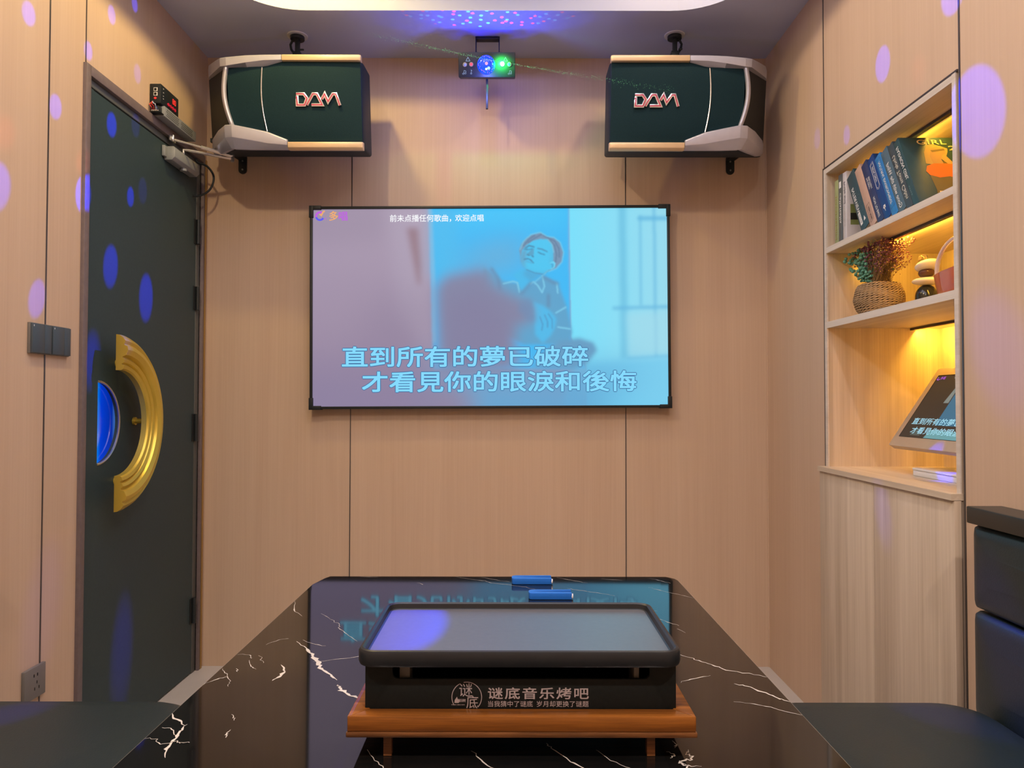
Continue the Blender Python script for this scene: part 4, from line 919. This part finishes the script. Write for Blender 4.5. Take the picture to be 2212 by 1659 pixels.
k.loft(rings); build('amber_body', k, mat('amber_glass', (.62, .20, .08), .08, trans=.55, noise=0), bg, smooth=True)

# ---- song-picking touch screen on the counter
A = Vector((1.222, 2.410, 1.006)); Bv = Vector((1.388, 2.410, 1.254)); upv = (Bv - A).normalized(); rgt = Vector((0, -1, 0)); nrm = rgt.cross(upv).normalized()
mw, mh = .515, (Bv - A).length
ts = thing('touch_screen', 'tilted beige touch screen with lyrics on a white base in the lowest niche', 'touch screen', (1.32, 2.13, .918))
def tsp(u, v, n): return A + rgt * u + upv * v + nrm * n
k = MB(); k.prism(rrect(0, mw, 0, mh, .008, 4), lambda a, b_, t: tsp(a, b_, -.022 + t), .022); build('screen_housing', k, mat('champagne_plastic', (.50, .40, .30), .4, .1), ts, bevel=.002)
sx0, sy0, sx1, sy1 = .034, .036, .486, mh - .032
k = MB().add([tsp(u, v, .0006) for u, v in ((sx0 - .004, sy0 - .001), (sx1 + .004, sy0 - .001), (sx1 + .004, sy1 + .004), (sx0 - .004, sy1 + .004))], [(0, 1, 2, 3)]); build('bezel', k, mat('screen_black', (.006, .006, .006), .12), ts)
sw, sh = sx1 - sx0, sy1 - sy0
def sp_(u, v, n): return tsp(sx0 + u * sw, sy0 + v * sh, n)
k = MB(); q = lambda pts, n, mi: k.add([sp_(u, v, n) for u, v in pts], [tuple(range(len(pts)))], mi)
q([(0, 0), (1, 0), (1, 1), (0, 1)], .001, 0); q([(.30, .0), (1, 0), (1, .10), (.33, .13)], .0013, 1); q([(.12, .03), (.24, .03), (.235, .12), (.125, .13)], .0013, 2); q([(.27, .55), (.33, .55), (.33, .90), (.31, .90)], .0013, 3); q([(.34, .2), (1, .2), (1, 1), (.34, 1)], .0013, 4)
build('display', k, [emis('display_dark', lin(66, 52, 40), .8), emis('display_cyan', lin(110, 165, 170), .9), emis('display_grey', lin(92, 98, 90), .8), emis('display_pale', lin(138, 146, 140), .8), emis('display_blue', lin(66, 120, 150), .8)], ts)
k = MB()
put_text(k, LY1, sp_(.055, .20, .002), rgt, upv, .73 * sw, .105 * sh, .012); put_text(k, LY2, sp_(.105, .055, .002), rgt, upv, .81 * sw, .105 * sh, .012)
build('display_lyrics', k, emis('display_lyric', lin(168, 222, 240), 1), ts)
k = MB(); put_text(k, '多唱', sp_(.05, .935, .002), rgt, upv, .055 * sw, .05 * sh, .01); ribbon(k, [(-.006, .004), (-.008, -.004), (0, -.007), (.006, -.003)], .003, sp_(.03, .96, .002), rgt, upv); build('display_logo', k, LOGO[1], ts)
k = MB(); put_text(k, '前未点播任何歌曲，欢迎点唱', sp_(.215, .945, .002), rgt, upv, .27 * sw, .035 * sh, .006); build('display_banner', k, emis('display_white', (.8, .8, .8), 1), ts)
k = MB(); k.prism(rrect(1.238, 1.430, 1.905, 2.300, .012, 5), lambda a, b_, t: (a, b_, .9185 + t), .017)
build('foot_plate', k, M['white'], ts, bevel=.002)
k = MB(); k.prism(rrect(1.236, 1.432, 1.903, 2.302, .013, 5), lambda a, b_, t: (a, b_, .9355 + t), .007); build('foot_lid', k, M['white'], ts, bevel=.003)
k = MB(); k.add([(1.36, 2.06, .942), (1.40, 2.06, .942), (1.40, 2.22, .942), (1.36, 2.22, .942)] + [tuple(tsp(.155 + d, .10 + e_, -.021)) for d, e_ in ((.19, 0), (.19, .05), (.03, .05), (.03, 0))], [(0, 1, 2, 3), (7, 6, 5, 4), (0, 4, 5, 1), (1, 5, 6, 2), (2, 6, 7, 3), (3, 7, 4, 0)])
build('neck', k, mat('champagne_neck', (.42, .34, .26), .4), ts)

# ================================================================== TABLE
TX0, TX1, TY1, TZ = -.429, .367, 1.680, .75
tb = thing('marble_table', 'glossy black marble dining table with white veins in the middle of the room', 'table', (-.03, .9, 0))
op = [(TX0, .20), (TX1, .20), (TX1, TY1 - .035), (TX1 - .004, TY1 - .018), (TX1 - .020, TY1), (TX0 + .02, TY1), (TX0 + .012, TY1 - .02), (TX0, TY1 - .075)]
V = [[(-.352, 1.228), (-.329, 1.193), (-.311, 1.166), (-.306, 1.151), (-.290, 1.124), (-.282, 1.104), (-.262, 1.078), (-.247, 1.058)], [(-.242, 1.043), (-.236, 1.028), (-.225, 1.014), (-.205, .993), (-.198, .985)], [(-.298, 1.130), (-.25, 1.150), (-.175, 1.176)],
     [(-.353, 1.385), (-.327, 1.352), (-.303, 1.316), (-.302, 1.302), (-.277, 1.265), (-.254, 1.228)], [(-.429, 1.47), (-.41, 1.41), (-.385, 1.37)],
     [(-.430, .944), (-.414, .927), (-.398, .911)], [(-.397, .913), (-.396, .893), (-.3925, .872), (-.391, .850), (-.383, .829)], [(-.429, .876), (-.415, .874), (-.405, .861), (-.388, .866), (-.380, .866), (-.372, .866)], [(-.42, .905), (-.408, .90), (-.396, .884)],
     [(-.428, 1.10), (-.412, 1.08), (-.397, 1.055), (-.392, 1.034)], [(-.43, 1.04), (-.417, 1.062), (-.407, 1.07)], [(-.425, 1.165), (-.405, 1.16), (-.40, 1.145)], [(-.392, 1.16), (-.38, 1.14), (-.374, 1.126)], [(-.40, 1.135), (-.388, 1.11), (-.376, 1.10)], [(-.346, 1.12), (-.331, 1.09), (-.332, 1.072), (-.338, 1.055)], [(-.40, 1.21), (-.385, 1.235), (-.37, 1.24)], [(-.345, 1.235), (-.325, 1.215), (-.30, 1.205)],
     [(-.353, .945), (-.347, .935), (-.343, .925)], [(-.338, .90), (-.337, .888), (-.335, .878)], [(-.405, 1.105), (-.40, 1.09)],
     [(.245, 1.185), (.278, 1.150), (.288, 1.135), (.305, 1.118), (.316, 1.100), (.345, 1.086), (.368, 1.072)], [(.236, 1.052), (.262, 1.066), (.287, 1.078)], [(.311, 1.047), (.325, 1.04), (.345, 1.015), (.357, .996), (.368, .984)], [(.292, .985), (.312, .980), (.335, .966), (.367, .943)],
     [(.29, 1.585), (.315, 1.555), (.345, 1.522), (.366, 1.50)], [(.265, 1.36), (.285, 1.33), (.295, 1.315)], [(.305, 1.665), (.325, 1.65), (.345, 1.62)], [(.288, 1.30), (.297, 1.275)], [(.255, 1.30), (.268, 1.285)],
     [(-.34, 1.675), (-.30, 1.672)], [(-.125, 1.678), (-.09, 1.652), (-.06, 1.640), (-.045, 1.622), (.0, 1.60), (.03, 1.585), (.05, 1.567)], [(-.07, 1.675), (-.03, 1.645), (-.005, 1.63)], [(.10, 1.672), (.14, 1.64), (.165, 1.622)], [(.118, 1.575), (.14, 1.56), (.165, 1.545), (.21, 1.515)], [(.20, 1.66), (.245, 1.645)],
     [(.195, 1.445), (.235, 1.435), (.275, 1.405)], [(-.205, 1.62), (-.195, 1.612), (-.19, 1.605)],
     [(-.164, .848), (-.150, .825), (-.135, .805), (-.12, .79)], [(-.045, .846), (-.033, .825), (-.018, .806)], [(.040, .866), (.046, .852), (.060, .83), (.079, .806), (.09, .79)], [(.096, .850), (.106, .832), (.124, .81), (.14, .795)],
     [(.186, .873), (.19, .862), (.187, .855)], [(.176, .846), (.182, .836), (.176, .83)], [(.200, .85), (.196, .84), (.202, .834), (.196, .826), (.186, .825), (.184, .815), (.195, .811), (.205, .812)], [(.184, .822), (.192, .812), (.188, .805), (.20, .80)]]
THK = {0: (.004, .009), 1: (.003, .007), 8: (.001, .003), 6: (.002, .006), 5: (.003, .005), 14: (.002, .007), 22: (.002, .005), 20: (.0015, .004), 43: (.002, .004), 38: (.001, .003), 39: (.001, .003)}
k = MB(); k.prism(op, lambda a, b_, t: (a, b_, TZ - .030 + t), .030)
rv = random.Random(5)
for i, P_ in enumerate(V):
    lo, hi = THK.get(i, (.0006, .0022)); Q = []
    for (a, b_), (c_, d_) in zip(P_[:-1], P_[1:]):
        for j in range(4):
            t = j / 4; Q.append((a + (c_ - a) * t + rv.gauss(0, .0012), b_ + (d_ - b_) * t + rv.gauss(0, .0012)))
    Q.append(P_[-1]); n = len(Q)
    wd = [max(.0004, (lo + (hi - lo) * abs(rv.gauss(0, .6))) * .8 * math.sin(PI * (.06 + .88 * j / (n - 1)))) for j in range(n)]
    Q = [(min(max(a, TX0 + .0005), TX1 - .0005), min(b_, TY1 - .001)) for a, b_ in Q]
    ribbon(k, Q, wd, (0, 0, TZ + .00025), (1, 0, 0), (0, 1, 0), mi=1)
build('table_top', k, [M['marble'], M['vein']], tb)
k = MB(); n = len(op); k.loft([[(a, b_, TZ - .0034) for a, b_ in op], [(a * 1.0 + (.0006 if a > 0 else -.0006), b_ + .0004, TZ - .0034) for a, b_ in op], [(a + (.0006 if a > 0 else -.0006), b_ + .0004, TZ - .0004) for a, b_ in op], [(a, b_, TZ - .0004) for a, b_ in op]], cap=False)
build('edge_line', k, M['edgeline'], tb)
for y in (.45, 1.40): build('pedestal', MB().box(-.13, .07, y - .06, y + .06, .012, TZ - .03).box(-.27, .21, y - .10, y + .10, 0.0, .014), M['blackmetal'], tb, bevel=.004)

# ---- blue clips
def clip(label, x0, y0):
    t = thing('blue_clip', label, 'clip', (x0 + .044, y0 + .015, TZ), 'blue clips on the marble table')
    z0, z1 = TZ + .0006, TZ + .0135; L_, D_ = .086, .030
    out = [(x0 + L_, y0), (x0 + L_, y0 + .0085), (x0 + .022, y0 + .0135), (x0 + .0095, y0 + .0145), (x0 + .0095, y0 + .0165), (x0 + .022, y0 + .0185), (x0 + L_, y0 + .0245), (x0 + L_, y0 + D_), (x0 + .008, y0 + D_), (x0 + .002, y0 + D_ - .004), (x0, y0 + D_ - .010), (x0, y0 + .008), (x0 + .002, y0 + .002), (x0 + .007, y0)]
    k = MB(); k.prism(out, lambda a, b_, q_: (a, b_, z0 + q_), z1 - z0); build('clip_body', k, M['blue'], t, bevel=.0008)
    k = MB().box(x0 + .010, x0 + L_ - .002, y0 + .009, y0 + .024, z0, z0 + .003); build('slot_floor', k, mat('deep_blue', (.008, .03, .22), .5), t)
    build('white_magnet', MB().cyl((x0 + L_ - .0005, y0 + .005, z0 + .0055), (x0 + L_ + .0025, y0 + .005, z0 + .0055), .0052, 18), M['white'], t, smooth=True)
clip('blue plastic clip lying at the far edge of the marble table', .000, 1.606)
clip('blue plastic clip lying just behind the tabletop grill', .034, 1.484)

# ---- table grill in its wooden tray
gr = thing('table_grill', 'black electric table grill with flat plate set in a wooden frame on the table', 'grill', (.01, .93, TZ))
fx0, fx1, fy0, fy1, fz0, fz1 = -.1805, .2030, .822, 1.055, TZ + .026, TZ + .049
cor = lambda x, y, d: None
k = MB(); kd = MB(); wbar = .021
for (a, b_), (c_, d_), (e_, f_), (g_, h_) in (((fx0, fy0), (fx1, fy0), (fx1 - wbar, fy0 + wbar), (fx0 + wbar, fy0 + wbar)), ((fx1, fy0), (fx1, fy1), (fx1 - wbar, fy1 - wbar), (fx1 - wbar, fy0 + wbar)), ((fx1, fy1), (fx0, fy1), (fx0 + wbar, fy1 - wbar), (fx1 - wbar, fy1 - wbar)), ((fx0, fy1), (fx0, fy0), (fx0 + wbar, fy0 + wbar), (fx0 + wbar, fy1 - wbar))):
    q_ = [(a, b_), (c_, d_), (e_, f_), (g_, h_)]
    k.prism(q_, lambda x, y, t: (x, y, fz0 + .006 + t), fz1 - fz0 - .006)
    kd.prism([(x + (-.0012 if x < 0 else .0012), y + (-.0012 if y < .9 else .0012)) for x, y in q_], lambda x, y, t: (x, y, fz0 + t), .0058)
build('wooden_frame', k, M['oak'], gr, bevel=.0012); build('lower_moulding', kd, M['oakdark'], gr, bevel=.001)
build('frame_floor', MB().box(fx0 + wbar - .002, fx1 - wbar + .002, fy0 + wbar - .002, fy1 - wbar + .002, fz0 + .002, fz0 + .006), M['oakdark'], gr)
for x in (fx0 + .042, fx1 - .048):
    for y in (fy0 + .012, fy1 - .02): build('wooden_foot', MB().box(x - .004, x + .005, y, y + .009, TZ + .0005, fz0 + .001), M['oakdark'], gr)
gx0, gx1, gy0, gy1, gz0, gz1 = -.1655, .1860, .8445, 1.033, fz0 + .0062, .8475
k = MB(); nx0, nx1, nz = -.1345, .1560, .8315; r_ = .006
nt_ = [(gx0, gz0), (gx1, gz0), (gx1, gz1), (nx1, gz1)] + [(nx1 - r_ + r_ * math.cos(math.radians(a)), nz + r_ + r_ * math.sin(math.radians(a))) for a in (0, -30, -60, -90)] + [(nx0 + r_ + r_ * math.cos(math.radians(a)), nz + r_ + r_ * math.sin(math.radians(a))) for a in (270, 240, 210, 180)] + [(nx0, gz1), (gx0, gz1)]
k.prism(nt_, lambda a, b_, t: (a, gy0 + t, b_), .005)
k.box(gx0, gx0 + .005, gy0 + .005, gy1, gz0, gz1).box(gx1 - .005, gx1, gy0 + .005, gy1, gz0, gz1).box(gx0 + .005, gx1 - .005, gy1 - .005, gy1, gz0, gz1).box(gx0 + .005, gx1 - .005, gy0 + .005, gy1 - .005, gz0, gz0 + .004)
build('grill_body', k, M['grill'], gr, bevel=.0012)
k = MB(); k.box(nx0 + .006, nx0 + .018, gy0 + .012, gy0 + .035, gz0 + .004, gz1 - .001).box(nx1 - .016, nx1 - .010, gy0 + .010, gy0 + .05, gz0 + .02, gz1 - .001); build('inner_bracket', k, M['socketgrey'], gr, bevel=.001)
k = MB()
for x in (-.05, .02, .06, .10): k.cyl((x, gy1 - .012, nz + .009), (x, gy1 - .007, nz + .009), .0045, 14)
build('inner_knob', k, M['steel'], gr, smooth=True)
# cooking plate with raised rim
def rr2(d, z): return [(a, b_, z) for a, b_ in rrect(px0 + d, px1 - d, py0 + d, py1 - d, max(.004, .021 - d), 8)]
px0, px1, py0, py1 = -.1735, .1915, .829, 1.036
k = MB(); k.loft([rr2(.006, .8480), rr2(.0012, .8495), rr2(0, .8525), rr2(0, .8635), rr2(.0018, .8665), rr2(.0045, .8672), rr2(.0070, .8655), rr2(.0085, .8600), rr2(.0105, .8592)], cap=False)
k.add(rr2(.006, .8480), [tuple(range(36))])
cp = build('cooking_plate', k, mat('plate_enamel', (0.016, 0.018, 0.021), 0.34, spec=0.4, noise=.2), gr, smooth=True)
build('cooking_surface', MB().add(rr2(.0104, .8592), [tuple(range(36))]), M['plate'], cp)  # same enamel as the rim; greyer colour stands in for its reflection
# the house badge and slogans printed on the front
yf = gy0 - .0004; rX, uZ = (1, 0, 0), (0, 0, 1)
k = MB(); put_text(k, '谜底音乐烤吧', (-.0265, yf, .8087 + .0005), rX, uZ, .1135, .0128, .022, 1.16)
put_text(k, '当我猜中了谜底', (-.0265, yf, .8005), rX, uZ, .0505, .0066, .006); put_text(k, '岁月却更换了谜题', (.0285, yf, .8005), rX, uZ, .0585, .0066, .006)
build('printed_slogan', k, M['print'], gr)
k = MB(); c0 = (-.0505, yf, .8112); R_ = .0168
ribbon(k, [(R_ * math.cos(math.radians(a)), R_ * math.sin(math.radians(a))) for a in range(-48, 104, 6)], .0008, c0, rX, uZ); ribbon(k, [(R_ * math.cos(math.radians(a)), R_ * math.sin(math.radians(a))) for a in range(116, 216, 6)], .0008, c0, rX, uZ)
ribbon(k, [(R_ * math.cos(math.radians(a)), R_ * math.sin(math.radians(a))) for a in range(236, 262, 5)], .0008, c0, rX, uZ)
put_text(k, '谜', (c0[0] - .0085, yf, c0[2] + .0005), rX, uZ, .0150, .0150); put_text(k, '底', (c0[0] - .0005, yf, c0[2] - .0125), rX, uZ, .0135, .0140)
put_text(k, '音乐烤吧', (c0[0] - .0085, yf, c0[2] - .0055), rX, uZ, .0072, .0035, .02); put_text(k, 'MUSIC BBQ BAR', (c0[0] - .0172, yf, c0[2] - .0092), rX, uZ, .0150, .0012, .02)
k.add([(c0[0] + a * .001, yf, c0[2] + b_ * .001) for a, b_ in ((-14, -6.5), (-9, -6.5), (-8, -4), (-9.5, -1.5), (-10, -3), (-11, .5), (-13.5, -3.2))], [tuple(range(7))])
build('printed_badge', k, M['print'], gr)

# ================================================================== BENCHES
def cushion(x0, x1, y0, y1, z0, z1, ax, r, dome, n=26):
    """soft block: superellipse footprint, crowned on the +ax face"""
    k = MB(); rings = []
    for i, (d, zz) in enumerate(((.012, 0), (.002, .06), (0, .25), (0, .62), (.004, .80), (.013, .92), (.028, .985), (.06, 1.0))):
        ring = []
        ring = rrect(x0 + d, x1 - d, y0 + d, y1 - d, max(.01, r - d * .5), 8); z = z0 + (z1 - z0) * zz
        rings.append([Vector((a, b_, z)) for a, b_ in ring])
    last = rings[-1]; c = Vector(((x0 + x1) / 2, (y0 + y1) / 2, 0)); nn = len(last)
    for s_ in (.8, .6, .4, .2, .05):
        rings.append([Vector((c.x + (p.x - c.x) * s_, c.y + (p.y - c.y) * s_, z1 + dome * (1 - s_ ** 2))) for p in last])
    k.loft(rings); return k
def bench(label, xs0, xs1, xb0, xb1, sgn):
    t = thing('bench_seat', label, 'bench', ((xs0 + xs1) / 2, 1.0, 0), 'padded benches along the table')
    k = cushion(xs0, xs1, .25, 1.692, .345, .478, 2, .10, .010)
    build('seat_cushion', k, M['leather'], t, smooth=True)
    build('bench_base', MB().box(xs0 + .04, xs1 - .04, .30, 1.64, 0, .35), M['blackwood'], t, bevel=.004)
    for z0, z1 in ((.438, .676), (.680, .869)):
        # a back cushion is laid flat, then stood up against the wall
        k = cushion(z0, z1, .25, 1.690, 0, .055, 2, .012, .010)
        k.v = [Vector(((xb0 + p.z) if sgn < 0 else (xb0 - p.z), p.y, p.x)) for p in k.v]
        build('back_cushion', k, M['leather'], t, smooth=True)
    a, b_ = sorted((xb0, xb0 + sgn * .020)); build('back_board', MB().box(a, b_, .25, 1.68, .35, .878), M['blackwood'], t)
    a, b_ = sorted((xb0 - sgn * .062, xb0 + sgn * .020)); build('top_rail', MB().box(a, b_, .22, 1.686, .872, .910), M['blackwood'], t, bevel=.003)
bench('black padded bench with two-row backrest along the niche side of the table', .52, 1.045, 1.092, XR, 1)
bench('black padded bench on the door side of the table', -1.29, -.680, -1.320, XL, -1)
